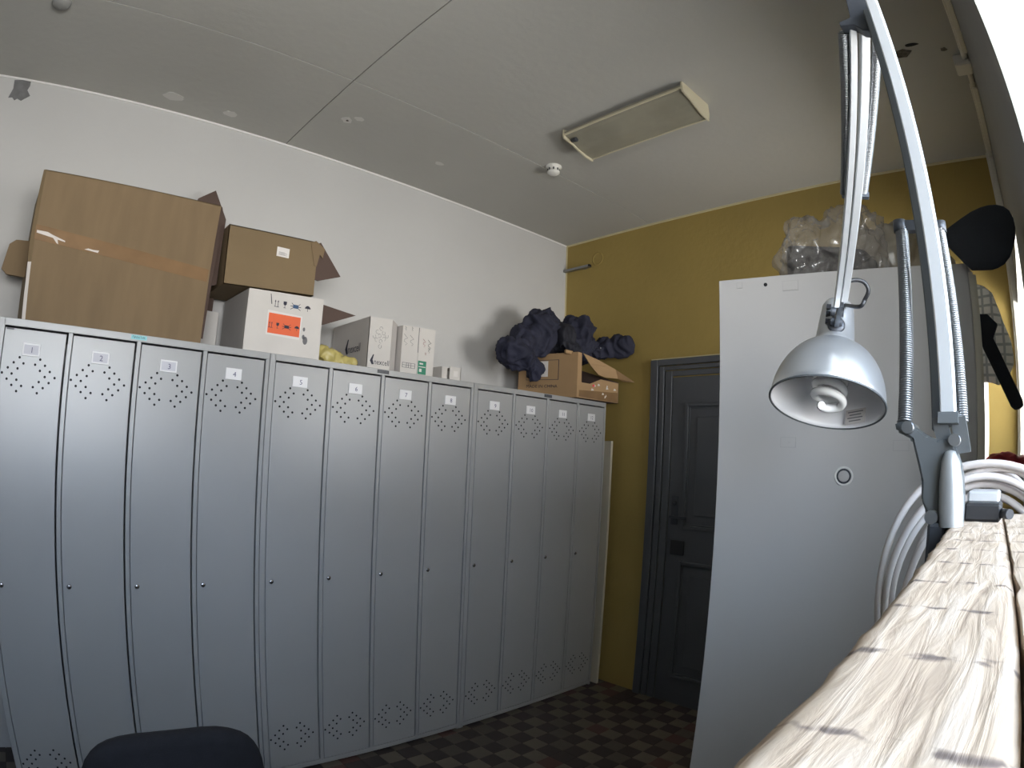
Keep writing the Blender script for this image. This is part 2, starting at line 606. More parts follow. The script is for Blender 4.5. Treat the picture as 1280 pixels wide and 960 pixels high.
# ------------------------------------------------------------------ room shell
m = MB()
m.box((XL - 0.2, YW, -0.05), (XC + 0.2, YW + 0.2, ZC + 0.1))
wall_back = struct(m.build('wall_back', 'white_wall'))
m = MB()      # bare plaster patch near the ceiling
pp = [(-0.301, 3.031), (-0.292, 3.085), (-0.303, 3.132), (-0.255, 3.140), (-0.21, 3.142), (-0.206, 3.115), (-0.212, 3.089), (-0.186, 3.061), (-0.226, 3.026), (-0.25, 3.034), (-0.262, 3.022), (-0.28, 3.036)]
m.prism([(x, YW - 0.0015, z) for x, z in pp], (0, 0.0025, 0))
m.build('bare_patch', 'patch', wall_back)
m = MB()
m.box((XL, YW - 0.006, ZC - 0.010), (XC, YW, ZC))
struct(m.build('trim_1', 'bead'))

m = MB()
m.box((XC, YR - 0.7, -0.05), (XC + 0.2, YW + 0.05, ZC + 0.1))
wall_yellow = struct(m.build('wall_right', 'yellow_wall'))
m = MB()
m.box((XC - 0.006, YR, ZC - 0.013), (XC, YW, ZC))
m.box((XC - 0.004, YW - 0.012, 0), (XC, YW, ZC - 0.013))
struct(m.build('trim_2', 'trim'))

m = MB()
m.box((XL - 0.2, YR - 0.7, -0.05), (XL, YW, ZC + 0.1))
struct(m.build('wall_left', 'grey_wall'))

# window wall with two openings, 0.45 thick
m = MB()
y0, y1 = YR - 0.60, YR
m.box((XL, y0, -0.05), (WA[0], y1, ZC + 0.1))
m.box((WA[0], y0, -0.05), (WA[1], y1, WA[2]))
m.box((WA[0], y0, WA[3]), (WA[1], y1, ZC + 0.1))
m.box((WA[1], y0, -0.05), (WB[0], y1, ZC + 0.1))
m.box((WB[0], y0, -0.05), (WB[1], y1, WB[2]))
m.box((WB[0], y0, WB[3]), (WB[1], y1, ZC + 0.1))
m.box((WB[1], y0, -0.05), (XC, y1, ZC + 0.1))
wall_front = struct(m.build('wall_front', 'grey_wall'))
for i, W in enumerate((WA, WB)):
    m = MB()          # plastered reveal lining, painted white
    t = 0.004
    m.box((W[0], y0 + 0.1, W[2]), (W[0] + t, y1 + 0.002, W[3]))
    m.box((W[1] - t, y0 + 0.1, W[2]), (W[1], y1 + 0.002, W[3]))
    m.box((W[0], y0 + 0.1, W[3] - t), (W[1], y1 + 0.002, W[3]))
    m.box((W[0], y0 + 0.1, W[2]), (W[1], y1 + 0.002, W[2] + t))
    m.build('reveal', 'reveal' if i == 0 else 'bead', wall_front)
    m = MB()
    yf = YR - 0.47
    fw = 0.05
    m.box((W[0] + t, yf - 0.05, W[2] + t), (W[0] + fw, yf, W[3] - t))
    m.box((W[1] - fw, yf - 0.05, W[2] + t), (W[1] - t, yf, W[3] - t))
    m.box((W[0] + fw, yf - 0.05, W[2] + t), (W[1] - fw, yf, W[2] + fw))
    m.box((W[0] + fw, yf - 0.05, W[3] - fw), (W[1] - fw, yf, W[3] - t))
    n = 2 if i == 0 else 1
    for k in range(1, n):
        xm = W[0] + (W[1] - W[0]) * k / n
        m.box((xm - 0.035, yf - 0.05, W[2] + fw), (xm + 0.035, yf, W[3] - fw))
    win = struct(m.build('window_%d' % (i + 1), 'frame_white'))
    for k in range(n):
        xa = W[0] + fw + (W[1] - W[0] - 2 * fw) * k / n
        xb = W[0] + fw + (W[1] - W[0] - 2 * fw) * (k + 1) / n
        m = MB()
        m.box((xa, yf - 0.027, W[2] + fw), (xb, yf - 0.023, W[3] - fw))
        m.build('pane', 'glass', win)

# unseen slab added outside, over the far window: it keeps the high sky from the right half of the room
m = MB()
m.box((1.0, YR - 7.5, 2.40), (7.5, YR - 0.62, 2.48))
struct(m.build('sky_blocker', 'soot'))

# ceiling: backing slab and four boards with open joints
m = MB()
m.box((XL - 0.2, YR - 0.7, ZC + 0.006), (XC + 0.2, YW + 0.2, ZC + 0.15))
ceil = struct(m.build('ceiling', 'gap'))
JX, JY, g = 1.237, -0.262, 0.0022
def panel(xa, xb, ya, yb):
    mm = MB()
    mm.bbox((xa, ya, ZC), (xb, yb, ZC + 0.0065), 0.0012)
    mm.build('ceiling_panel', 'ceiling', ceil)
panel(XL, JX - g, JY + g, YW)
panel(JX + g, XC, JY + g, YW)
panel(XL, JX - g, YR, JY - g)
panel(JX + g, XC, YR, JY - g)
def ceil_mark(name, pts, material, th=0.0015):
    mm = MB()
    mm.prism([(x, y, ZC - th) for x, y in pts], (0, 0, th + 0.0005))
    mm.build(name, material, ceil)
def blobpts(cx, cy, rx, ry, n=11, seed=0):
    rnd = random.Random(seed)
    return [(cx + rx * math.cos(2 * math.pi * k / n) * rnd.uniform(.65, 1.1), cy + ry * math.sin(2 * math.pi * k / n) * rnd.uniform(.65, 1.1)) for k in range(n)]
ceil_mark('filler_spot', blobpts(1.386, 0.069, 0.035, 0.03, seed=1), 'spot')
ceil_mark('screw_head', blobpts(1.388, 0.069, 0.008, 0.008, seed=2), 'soot', 0.003)
ceil_mark('filler_spot', blobpts(1.43, 0.02, 0.03, 0.02, seed=3), 'spot')
ceil_mark('filler_spot', blobpts(0.55, 0.36, 0.07, 0.04, seed=4), 'spot')
ceil_mark('filler_spot', blobpts(0.86, 0.37, 0.04, 0.03, seed=5), 'spot')
ceil_mark('filler_spot', blobpts(2.02, 0.14, 0.03, 0.02, seed=6), 'spot')
ceil_mark('broken_plaster', blobpts(2.47, -2.235, 0.035, 0.045, seed=7), 'soot')
ceil_mark('broken_plaster', blobpts(2.425, -2.29, 0.012, 0.035, seed=8), 'hole', 0.003)
ceil_mark('broken_plaster', blobpts(2.50, -2.42, 0.015, 0.018, seed=9), 'soot')
ceil_mark('filler_spot', blobpts(2.47, -2.08, 0.05, 0.02, seed=10), 'spot')

# floor: grout bed, the tiles in view as single pieces, the rest joined
m = MB()
m.box((XL - 0.2, YR - 0.7, -0.1), (XC + 0.2, YW + 0.2, -0.004))
floor = struct(m.build('floor', 'grout'))
T = 0.1
tile_me = {}
def tile_mesh(kind):
    if kind not in tile_me:
        mm = MB()
        mm.bbox((0.001, 0.001, -0.006), (T - 0.001, T - 0.001, 0), 0.0012)
        o = mm.build('tile', kind)
        tile_me[kind] = o.data
        bpy.data.objects.remove(o)
    return tile_me[kind]
rest = MB()
tile_kinds = ['tile_dark', 'tile_light', 'tile_mid', 'tile_red']
rnd = random.Random(3)
ix0 = int(math.floor((XL - 0.018) / T))
for ix in range(-24, 36):
    for iy in range(-27, 6):
        x, y = ix * T + 0.018, iy * T + 0.062
        if x + .01 > XC or x + T < XL or y + T < YR or y + .01 > YW:
            continue
        cut = x + T > XC or x < XL or y < YR or y + T > YW
        if (ix + iy) % 2 == 0:
            k = 0 if rnd.random() > 0.10 else 3
        else:
            k = rnd.choice((1, 1, 2))
            if rnd.random() < 0.05: k = 0
        seen = x > 1.25 and -1.12 < y < 0.05 and (x - 1.2) > (-y - 0.15) * 1.05
        if seen and not cut:
            o = bpy.data.objects.new('tile', tile_mesh(tile_kinds[k]))
            COL.objects.link(o)
            o.parent = floor
            o.location = (x, y, 0)
        else:
            u0, u1, w0, w1 = max(x + .001, XL), min(x + T - .001, XC), max(y + .001, YR), min(y + T - .001, YW)
            rest.poly([(u0, w0, 0), (u1, w0, 0), (u1, w1, 0), (u0, w1, 0)], k)
o = rest.build('tile_field', tile_kinds, floor)
o['kind'] = 'stuff'

# ------------------------------------------------------------------ lockers
UW, DP = 1.13, 0.5
DOFF, DPITCH = 0.2798, 0.2753
def locker_unit(k):
    x0 = UW * k
    nums = ['%d' % (4 * k + i + 1) for i in range(4)]
    lab = ['grey four-door metal locker with doors numbered 1 to 4, under the big cardboard box',
           'grey four-door metal locker with doors numbered 5 to 8, middle unit of the row',
           'grey four-door metal locker with doors numbered 9 to 12, nearest the yellow wall'][k]
    r = root('locker', (x0, 0, 0), lab, 'locker', 'grey lockers along the white wall')
    e = 0.0012
    m = MB()
    m.box((x0 + e * 1.5, 0.004, 0), (x0 + 0.012, DP, H - 0.0003))              # sides, back, top, bottom
    m.box((x0 + UW - 0.012, 0.004, 0), (x0 + UW - e * 1.5, DP, H - 0.0003))
    m.box((x0 + 0.012, DP - 0.01, 0), (x0 + UW - 0.012, DP, H))
    m.box((x0 + 0.012, 0.0195, H - 0.012), (x0 + UW - 0.012, DP - 0.01, H - 0.0003))
    m.box((x0 + 0.012, 0.03, 0.012), (x0 + UW - 0.012, DP - 0.01, 0.03))
    m.build('carcass', 'locker', r)
    m = MB()
    m.bbox((x0 + 0.022, 0.0, H - 0.028), (x0 + UW - e, 0.02, H), 0.0015)
    m.build('top_band', 'locker', r)
    m = MB()
    m.bbox((x0 + 0.012, 0.0, 0.008), (x0 + UW - 0.012, 0.02, 0.033), 0.0015)
    m.build('bottom_band', 'locker', r)
    dr = [x0 + DOFF + DPITCH * i for i in range(4)]
    dl = [x0 + 0.0295] + [dr[i] + 0.0265 for i in range(3)]
    m = MB()
    m.bbox((x0 + e, 0.0, 0), (dl[0] - 0.0022, 0.02, H), 0.0012)
    m.build('post', 'locker', r)
    for i in range(3):
        m = MB()
        m.bbox((dr[i] + 0.0068, 0.0, 0.033), (dl[i + 1] - 0.0022, 0.02, H - 0.028), 0.0012)
        m.build('post', 'locker', r)
    m = MB()
    m.bbox((dr[3] + 0.0068, 0.0, 0), (x0 + UW - e, 0.02, H - 0.028), 0.0012)
    m.build('post', 'locker', r)
    for i in range(4):
        a, b = dl[i], dr[i]
        m = MB()
        m.bbox((a, -0.0015, 0.036), (b, 0.018, 1.8755), 0.0025, seg=2)
        d = m.build('door', 'locker', r)
        cx = a + 0.115
        # vent holes: two chevrons of a diamond, top and bottom
        for zc in (1.7095, 0.190):
            m = MB()
            s = 0.0205
            for sg in (-1, 1):
                for j in range(-3, 4):
                    m.cyl((cx + sg * (0.106 - 0.0215 * abs(j)), -0.0019, zc + s * j), (cx + sg * (0.106 - 0.0215 * abs(j)), 0.001, zc + s * j), 0.0050, seg=8)
                for j in range(-2, 3):
                    m.cyl((cx + sg * (0.0665 - 0.0215 * abs(j)), -0.0019, zc + s * j), (cx + sg * (0.0665 - 0.0215 * abs(j)), 0.001, zc + s * j), 0.0050, seg=8)
            m.build('vent_holes', 'hole', d)['kind'] = 'stuff'
        # number plate
        m = MB()
        px, pz = a + 0.1165, 1.8025
        hw = 0.035
        m.bbox((px - hw, -0.0065, pz - 0.0235), (px + hw, -0.0012, pz + 0.0235), 0.0012, 0)
        if 4 * k + i < 3:
            m.box((px - hw + 0.006, -0.0072, pz - 0.017), (px + hw - 0.006, -0.006, pz + 0.017), 1)
        else:
            m.box((px - hw + 0.012, -0.0070, pz - 0.018), (px + hw - 0.003, -0.006, pz + 0.018), 0)
        m.text(nums[i], (px + 0.003, -0.0074, pz - 0.001), X, Z, 0.030, 2)
        m.build('number_plate', ['plate', 'card', 'digit'], d)
        # lock
        m = MB()
        lx = a + 0.0265
        m.lathe((lx, -0.001, 0.938), (0, -1, 0), [(0.0105, 0), (0.0105, 0.002), (0.0085, 0.005), (0.004, 0.0062), (0, 0.0062)], 20, 0)
        m.box((lx - 0.001, -0.0078, 0.935), (lx + 0.001, -0.006, 0.941), 1)
        m.build('lock', ['chrome', 'hole'], d)
    m = MB()
    bx = x0 + 0.567
    m.box((bx - 0.032, -0.0015, H - 0.0205), (bx + 0.032, 0.001, H - 0.004), 0)
    m.text('ПРАКТИК', (bx, -0.0017, H - 0.012), X, Z, 0.0125, 1, width=0.052)
    o = m.build('badge', ['cyan', 'ink'] if k == 0 else ['darkbadge', 'greyink'], r)
    o['label'] = 'cyan maker badge' if k == 0 else 'dark maker badge'
    if k == 0:
        m = MB()
        m.box((x0 + 0.036, -0.0022, 1.868), (x0 + 0.066, -0.0014, 1.875))
        m.build('sticker', 'greyink', r)
    return r
for k in range(3):
    locker_unit(k)

# thin panel standing between locker and yellow wall
m = MB()
m.bbox((3.428, -0.025, 0.0), (3.448, 0.40, 1.662), 0.002)
tag(m.build('panel', 'strip'), 'thin pale panel standing upright in the gap between lockers and yellow wall', 'panel')

# ------------------------------------------------------------------ things on the lockers
TH = 0.004
def sheet(m, pts, nrm, th=TH, mi=0):
    m.prism(pts, V(nrm).normalized() * th, mi)

# big brown box, open end to the right
r = root('cardboard_box', (0.45, 0.25, H), 'biggest brown cardboard box with torn tape, standing on lockers 1 to 3', 'box', 'brown cardboard boxes on the lockers')
FL, FR, FLt, FRt = V((0.100, 0.03, H)), V((0.846, 0.115, H)), V((0.058, 0.0252, 2.507)), V((0.853, 0.1158, 2.546))
BL, BR, BLt, BRt = V((0.045, 0.44, H)), V((0.80, 0.485, H)), V((0.018, 0.43, 2.49)), V((0.80, 0.485, 2.52))
m = MB()
m.prism([FL, FR, FRt, FLt], (0, TH, 0))
m.build('front_panel', 'card_brown', r)
m = MB()
m.prism([BL, BR, BRt, BLt], (0, -TH, 0))
m.prism([FL, BL, BLt, FLt], (TH, 0, 0))
m.prism([FLt, FRt, BRt, BLt], (0, 0, -TH))
m.prism([FL, FR, BR, BL], (0, 0, TH))
m.build('shell', 'card_brown2', r)
# crumpled tape along the left edge
m = MB()
pts = []
for i in range(9):
    t = i / 8
    p = FL.lerp(FLt, t)
    w = 0.012 + 0.010 * abs(noise.noise(V((i * .9, 1, 2)))) - 0.006 * t
    pts.append((p, w))
for i in range(8):
    (p, w), (q, w2) = pts[i], pts[i + 1]
    m.poly([p + V((0.003, -0.0016, 0)), q + V((0.003, -0.0016, 0)), q + V((-w2, 0.006, 0)), p + V((-w, 0.006, 0))], 1 if i < 3 else 0)
m.build('edge_tape', ['card_brown2', 'tape_torn'], r)
# wide brown tape strip across the front
ud = (FR - FL).normalized()
nf = V((ud.y, -ud.x, 0))
def onface(s, z):       # point on the front panel, s from 0 to 1
    a = FL.lerp(FLt, (z - H) / 0.6)
    b = FR.lerp(FRt, (z - H) / 0.63)
    return a.lerp(b, s) + nf * 0.0008
m = MB()
m.prism([onface(0.0, 2.225), onface(0.99, 2.19), onface(0.99, 2.245), onface(0.0, 2.285)], nf * 0.0006)
m.build('tape', 'tape', r)
m = MB()
for pts in ([(0.01, 2.252), (0.10, 2.243), (0.17, 2.235), (0.17, 2.240), (0.10, 2.254), (0.07, 2.262), (0.01, 2.262)],
            [(0.10, 2.245), (0.125, 2.225), (0.135, 2.222), (0.125, 2.246)],
            [(0.28, 2.222), (0.355, 2.218), (0.36, 2.228), (0.33, 2.226), (0.30, 2.228)]):
    m.prism([onface(s, z) + nf * 0.0008 for s, z in pts], nf * 0.0008)
m.build('torn_tape', 'tape_torn', r)['kind'] = 'stuff'
m = MB()
m.prism([(0.74, 0.45, 2.50), (0.801, 0.42, 2.676), (0.882, 0.42, 2.738), (0.96, 0.42, 2.60), (0.96, 0.43, 2.1), (0.80, 0.46, 1.95)], (0.0, 0.005, 0))
m.build('end_flap', 'card_in', r)
m = MB()       # front end flap folded back beside the dull box
m.prism([(0.852, 0.122, 2.540), (0.863, 0.14, 2.552), (0.893, 0.155, 2.49), (0.896, 0.155, 2.2), (0.872, 0.145, 2.188), (0.858, 0.13, 1.95), (0.847, 0.122, 1.95)], (0.0, 0.004, 0))
o = m.build('end_flap', 'card_in', r)
m = MB()
m.prism([(-0.048, 0.30, 2.262), (-0.02, 0.30, 2.284), (0.06, 0.30, 2.288), (0.06, 0.30, 2.13), (-0.035, 0.30, 2.134), (-0.062, 0.30, 2.155)], (0, 0.02, 0))
m.build('side_flap', 'card_brown', r)

# white carton with the orange sticker
r = root('carton', (1.2, 0.25, H), 'white carton with an orange handling sticker, under the dull brown box', 'box', 'white cartons on the lockers')
y = 0.075
m = MB()
m.prism([(1.026, y, H), (1.392, y, H), (1.389, y, 2.206), (1.026, y, 2.192)], (0, TH, 0))
m.build('front_panel', 'card_white', r)
m = MB()
m.prism([(1.026, y + TH, H), (1.026, 0.46, H), (1.026, 0.46, 2.20), (1.026, y + TH, 2.192)], (TH, 0, 0))
m.build('side_panel', 'card_grey', r)
m = MB()
m.box((1.03, 0.456, H), (1.392, 0.46, 2.20))
m.prism([(1.388, y + TH, H), (1.388, 0.46, H), (1.388, 0.46, 2.20), (1.388, y + TH, 2.206)], (TH, 0, 0))
m.box((1.03, y + TH, 2.188), (1.388, 0.456, 2.192))
m.box((1.03, y + TH, H), (1.388, 0.456, H + TH))
m.build('shell', 'card_white', r)
m = MB()        # open flap at the left, folded round behind the big box
m.prism([(0.905, 0.40, H), (0.975, 0.36, H), (0.975, 0.36, 2.12), (0.91, 0.40, 2.13)], (0.003, 0.005, 0))
m.build('left_flap', 'card_white', r)
m = MB()
m.prism([(1.394, 0.09, 2.185), (1.573, 0.09, 2.163), (1.41, 0.09, 2.092), (1.394, 0.09, 2.088)], (0, 0.004, 0))
m.build('right_flap', 'card_in', r)
m = MB()
m.prism([(1.123, y - 0.0006, 2.003), (1.287, y - 0.0006, 1.998), (1.292, y - 0.0006, 2.107), (1.124, y - 0.0006, 2.112)], (0, 0.0005, 0), 0)
m.box((1.130, y - 0.0010, 2.010), (1.284, y - 0.0005, 2.100), 1)
m.build('orange_sticker', ['label', 'orange'], r)
def handling_marks(m, x, z, s, y, mi=0, mj=0):
    """arrows, glass, keep-away cross, umbrella: printed on a face at y, first mark at x"""
    def bx(a, b, c, d, k=mi): m.box((x + a * s, y - 0.0004, z + b * s), (x + c * s, y, z + d * s), k)
    def pl(pts, k=mi): m.prism([(x + a * s, y - 0.0004, z + b * s) for a, b in pts], (0, 0.0004, 0), k)
    # two upright arrows over a line
    bx(0, 0, .7, .07)
    for a in (.1, .5):
        bx(a, .07, a + .07, .75)
        pl([(a - .08, .7), (a + .15, .7), (a + .035, .98)])
    # wine glass
    pl([(1.3, .95), (1.32, .55), (1.48, .42), (1.62, .42), (1.78, .55), (1.8, .95)])
    bx(1.51, .1, 1.58, .45)
    bx(1.38, .04, 1.71, .1)
    # dark crate with rays
    bx(2.75, .25, 3.55, .75, mj)
    for a, b in ((2.4, .05), (2.5, .95), (3.9, .05), (3.8, .95), (2.35, .5), (3.95, .5)):
        cx, cz = (2.75, .5) if a < 3 else (3.55, .5)
        pl([(a, b - .04), (cx, cz - .05 + (b - .5) * .5), (cx, cz + .05 + (b - .5) * .5), (a, b + .04)])
    # umbrella
    pl([(4.5, .5), (4.6, .75), (4.85, .92), (5.05, .92), (5.3, .75), (5.4, .5)])
    bx(4.92, .1, 4.98, .5)
m = MB()
handling_marks(m, 1.150, 2.130, 0.033, y - 0.0001, 0, 1)
handling_marks(m, 1.133, 2.034, 0.0275, y - 0.0011, 0, 0)
m.prism([(1.128, y - .0004, 2.185), (1.131, y - .0004, 2.185), (1.140, y - .0004, 2.14), (1.136, y - .0004, 2.14)], (0, .0004, 0))
m.build('handling_marks', ['ink', 'blueink'], r)['kind'] = 'stuff'
m = MB()
for x, z, rx in ((1.305, 2.05, 0.006), (1.315, 2.0, 0.012), (1.305, 2.015, .007)):
    m.prism([(x + rx * math.cos(a * .7), y - 0.0004, z + 1.6 * rx * math.sin(a * .7)) for a in range(9)], (0, 0.0004, 0))
m.build('stain', 'greyink', r)

# dull brown box lying on the white carton
r = root('cardboard_box', (1.1, 0.28, 2.207), 'dull brown cardboard box with a small white label, lying on the white carton', 'box', 'brown cardboard boxes on the lockers')
y = 0.095
a0, a1, a2, a3 = V((0.909, y, 2.194)), V((1.343, y, 2.216)), V((1.338, y, 2.478)), V((0.899, y, 2.464))
bk = V((0, 0.36, 0.004))
m = MB()
m.prism([a0, a1, a2, a3], (0, TH, 0))
m.build('front_panel', 'card_brown2', r)
m = MB()
m.prism([a0 + bk, a1 + bk, a2 + bk, a3 + bk], (0, -TH, 0))
m.prism([a0, a0 + bk, a3 + bk, a3], (TH, 0, 0))
m.prism([a3, a2, a2 + bk, a3 + bk], (0, 0, -TH))
m.prism([a0, a1, a1 + bk, a0 + bk], (0, 0, TH))
m.build('shell', 'card_brown2', r)
m = MB()
m.prism([(1.343, y + .01, 2.477), (1.356, y + .01, 2.484), (1.478, y + .01, 2.340), (1.362, y + .01, 2.296), (1.345, y + .01, 2.30)], (0, 0.005, 0))
m.build('end_flap', 'card_in', r)
m = MB()        # torn lip at the right edge
m.prism([(1.30, y - .003, 2.468), (1.325, y - .003, 2.482), (1.375, y - .003, 2.452), (1.368, y - .003, 2.405), (1.352, y - .003, 2.42), (1.342, y - .003, 2.36), (1.33, y - .003, 2.36)], (0, 0.004, 0))
m.build('torn_lip', 'card_brown', r)
m = MB()
m.box((1.138, y - 0.001, 2.368), (1.199, y, 2.412), 0)
for i in range(4):
    m.box((1.148, y - 0.0014, 2.376 + i * .004), (1.190 - (i % 2) * .012, y - 0.0009, 2.3775 + i * .004), 1)
m.build('paper_label', ['label', 'greyink'], r)

# yellow film bundle
cloth('plastic_bag', [((1.47, 0.13, H + 0.035), (0.075, 0.06, 0.045), (0, 0.2, 0)), ((1.55, 0.10, H + 0.02), (0.05, 0.04, 0.03), (0, 0, 0)), ((1.43, 0.12, H + 0.05), (0.03, 0.04, 0.04), (0, 0, 0))],
      'yellow_bag', voxel=0.009, amp=0.02, freq=28, seed=4, floor=H)
tag(bpy.data.objects['plastic_bag'], 'crumpled yellow plastic bag squeezed between two white cartons', 'bag')

# logo: bent arrow mark and lettering
def logo(m, c, u, v, s, mi):
    c, u, v = V(c), V(u), V(v)
    def q(a, b): return c + u * a * s + v * b * s
    n = u.cross(v) * 0.0004
    m.prism([q(-1.55, -.05), q(-1.15, .75), q(-1.02, .72), q(-1.18, .1), q(-1.0, -.45), q(-1.25, -.5)], n, mi)
    m.text('nexcell', q(0.1, -0.1), u, v, s * 0.95, mi, width=s * 2.1)

# white carton with the bent arrow logo, seen on its corner
r = root('carton', (1.73, 0.25, H), 'white carton printed with bent-arrow logos, right of the yellow bag', 'box', 'white cartons on the lockers')
plan = [(1.632, 0.055), (1.762, 0.055), (1.823, 0.105), (1.823, 0.46), (1.640, 0.46)]
zt = 2.165
m = MB()
m.prism([(plan[0][0], plan[0][1], H), (plan[0][0], plan[0][1], zt), (plan[4][0], plan[4][1], zt), (plan[4][0], plan[4][1], H)], (TH, 0, 0))
m.build('side_panel', 'card_grey', r)
m = MB()
m.prism([(1.632, .055, H), (1.762, .055, H), (1.762, .055, zt + .006), (1.632, .055, zt)], (0, TH, 0))
m.build('front_panel', 'card_white', r)
m = MB()
m.prism([(1.763, .056, H), (1.823, .105, H), (1.823, .105, zt - .004), (1.763, .056, zt + .006)], (-.002, TH, 0))
m.build('corner_flap', 'card_grey', r)
m = MB()
m.box((1.819, .11, H), (1.823, .46, zt))
m.box((1.645, .456, H), (1.819, .46, zt))
m.prism([(1.637, .06, zt - .006), (1.76, .06, zt - .006), (1.819, .11, zt - .006), (1.819, .456, zt - .006), (1.642, .456, zt - .006)], (0, 0, TH))
m.build('shell', 'card_white', r)
m = MB()
sv = V((0.008, 0.405, 0)).normalized()
logo(m, (1.6333, 0.20, 2.03), -sv, Z, 0.062, 0)
logo(m, (1.712, 0.0548, 1.955), X, Z, 0.040, 0)
m.build('printed_logo', 'ink', r)['kind'] = 'stuff'
m = MB()
for i, (a, b) in enumerate(((0.0, 0.03), (-.02, .012), (.016, .010), (-.035, -.012), (-.006, -.006), (.02, -.018), (.002, -.032), (-.022, -.028), (.0, -.058), (.035, -.002))):
    x, z = 1.70 + a, 2.085 + b
    m.tube([(x + .009 * math.cos(t * 1.05 + i), .0546, z + .010 * math.sin(t * 1.05 + i)) for t in range(5 if i % 2 else 6)], 0.0009, 4)
m.build('printed_symbols', 'greyink', r)

# white carton with green label
r = root('carton', (1.93, 0.25, H), 'white carton with a small green label, beside the tiny open box', 'box', 'white cartons on the lockers')
y = 0.06
m = MB()
m.prism([(1.828, y, H), (1.9265, y, H), (1.9265, y, 2.160), (1.828, y, 2.156)], (0, TH, 0))
m.build('front_panel', 'card_white', r)
m = MB()
m.prism([(1.928, y - .001, H), (2.030, y + .004, H), (2.032, y + .004, 2.163), (1.928, y - .001, 2.160)], (0, TH, 0))
m.build('front_panel', 'card_white', r)
m = MB()
m.box((1.828, y + TH, H), (1.832, .46, 2.156))
m.box((2.026, y + .008, H), (2.030, .46, 2.158))
m.box((1.832, .456, H), (2.026, .46, 2.156))
m.box((1.832, y + .008, 2.150), (2.026, .456, 2.154))
m.box((1.832, y + .008, H), (2.026, .456, H + .004))
m.build('shell', 'card_grey', r)
m = MB()
m.box((1.9255, y - .0015, 2.03), (1.9285, y + .001, 2.158), 0)
def squiggle(cx, cz, s, mi):
    m.tube([(cx + s * .45 * math.sin(t * 1.9), y - .0012, cz + s * (t / 6 - .5) * 2) for t in range(7)], .0009, 4, mi)
for cx, cz, s, mi in ((1.848, 2.085, .028, 0), (1.885, 2.085, .026, 0), (1.845, 2.142, .010, 0), (1.885, 2.145, .010, 0), (1.962, 2.085, .02, 1), (1.995, 2.08, .024, 0), (1.995, 2.05, .012, 0), (1.975, 2.03, .006, 1)):
    squiggle(cx, cz, s, mi)
for i in range(3):
    z = 1.945 + i * .012
    m.box((1.838, y - .0008, z), (1.915, y, z + .002), 0)
for x in (1.838, 1.862, 1.875, 1.889, 1.913):
    m.box((x, y - .0008, 1.945), (x + .0025, y, 1.971), 0)
m.build('printed_symbols', ['greyink', 'pinkink'], r)
m = MB()
m.box((1.932, y - .0026, 1.922), (1.982, y - .0016, 1.990), 0)
m.box((1.936, y - .0030, 1.958), (1.978, y - .0026, 1.962), 1)
m.box((1.940, y - .0030, 1.972), (1.962, y - .0026, 1.980), 1)
m.box((1.940, y - .0030, 1.934), (1.955, y - .0026, 1.950), 1)
o = m.build('green_label', ['green', 'label'], r)

# tiny open box
r = root('small_box', (2.19, 0.15, H), 'tiny white carton with a dark slit, alone on top of lockers 8', 'box')
m = MB()
y = 0.11
m.prism([(2.120, y, H), (2.120, y, 1.990), (2.118, .2, 1.990), (2.118, .2, H)], (.003, 0, 0))
m.box((2.121, y, H), (2.158, y + .003, 1.990))
m.box((2.175, y, H), (2.25, y + .003, 1.996))
m.box((2.247, y, H), (2.25, .2, 1.994))
m.box((2.121, .197, H), (2.25, .2, 1.99))
m.box((2.121, y, H), (2.25, .2, H + .003))
m.build('shell', 'card_white', r)
m = MB()
m.box((2.176, y + .003, 1.986), (2.247, .197, 1.989))
m.build('lid', 'card_grey', r)
m = MB()
m.box((2.20, y - .0008, 1.945), (2.23, y, 1.975))
m.build('printed_panel', 'label', r)

# cardboard box with jackets
r = root('cardboard_box', (3.2, 0.15, H), 'open tan cardboard box holding navy jackets, at the right end of the lockers', 'box', 'brown cardboard boxes on the lockers')
A, B, C_ = V((2.925, 0.37, H)), V((3.05, -0.03, H)), V((3.450, -0.052, H))
D_ = A + (C_ - B) * 0.98
hh = 0.275
nAB = V(((B - A).y, -(B - A).x, 0)).normalized()
if nAB.x > 0: nAB = -nAB
m = MB()
m.prism([A, B, B + Z * (hh + .012), A + Z * hh], -nAB * TH)
m.build('side_panel', 'card_tan', r)
m = MB()
nBC = V((0, -1, 0))
m.prism([B, C_, C_ + Z * .135, B.lerp(C_, .55) + Z * .14, B.lerp(C_, .3) + Z * .10, B.lerp(C_, .1) + Z * .10, B.lerp(C_, .09) + Z * (hh + .01), B + Z * (hh + .012)], -nBC * TH)
m.build('front_panel', 'card_tan', r)
m = MB()
m.prism([D_, C_, C_ + Z * .14, D_ + Z * hh], (-TH, 0, 0))
m.prism([A, D_, D_ + Z * hh, A + Z * hh], (0, -TH, 0))
m.prism([A, B, C_, D_], (0, 0, TH))
m.build('shell', 'card_in', r)
m = MB()
m.prism([(3.095, -.035, H + .285), (3.24, -.045, H + .262), (3.36, -.09, H + .215), (3.45, -.187, H + .135), (3.43, -.105, H + .142), (3.40, -.085, H + .158), (3.30, -.06, H + .155), (3.235, -.05, H + .165), (3.16, -.04, H + .22)], (0.002, 0.006, 0))
m.build('top_flap', 'card_tan', r)
m = MB()
m.bbox((2.985, 0.01, H + .272), (3.05, .03, H + .296), .004)
m.build('torn_edge', 'card_tan', r)
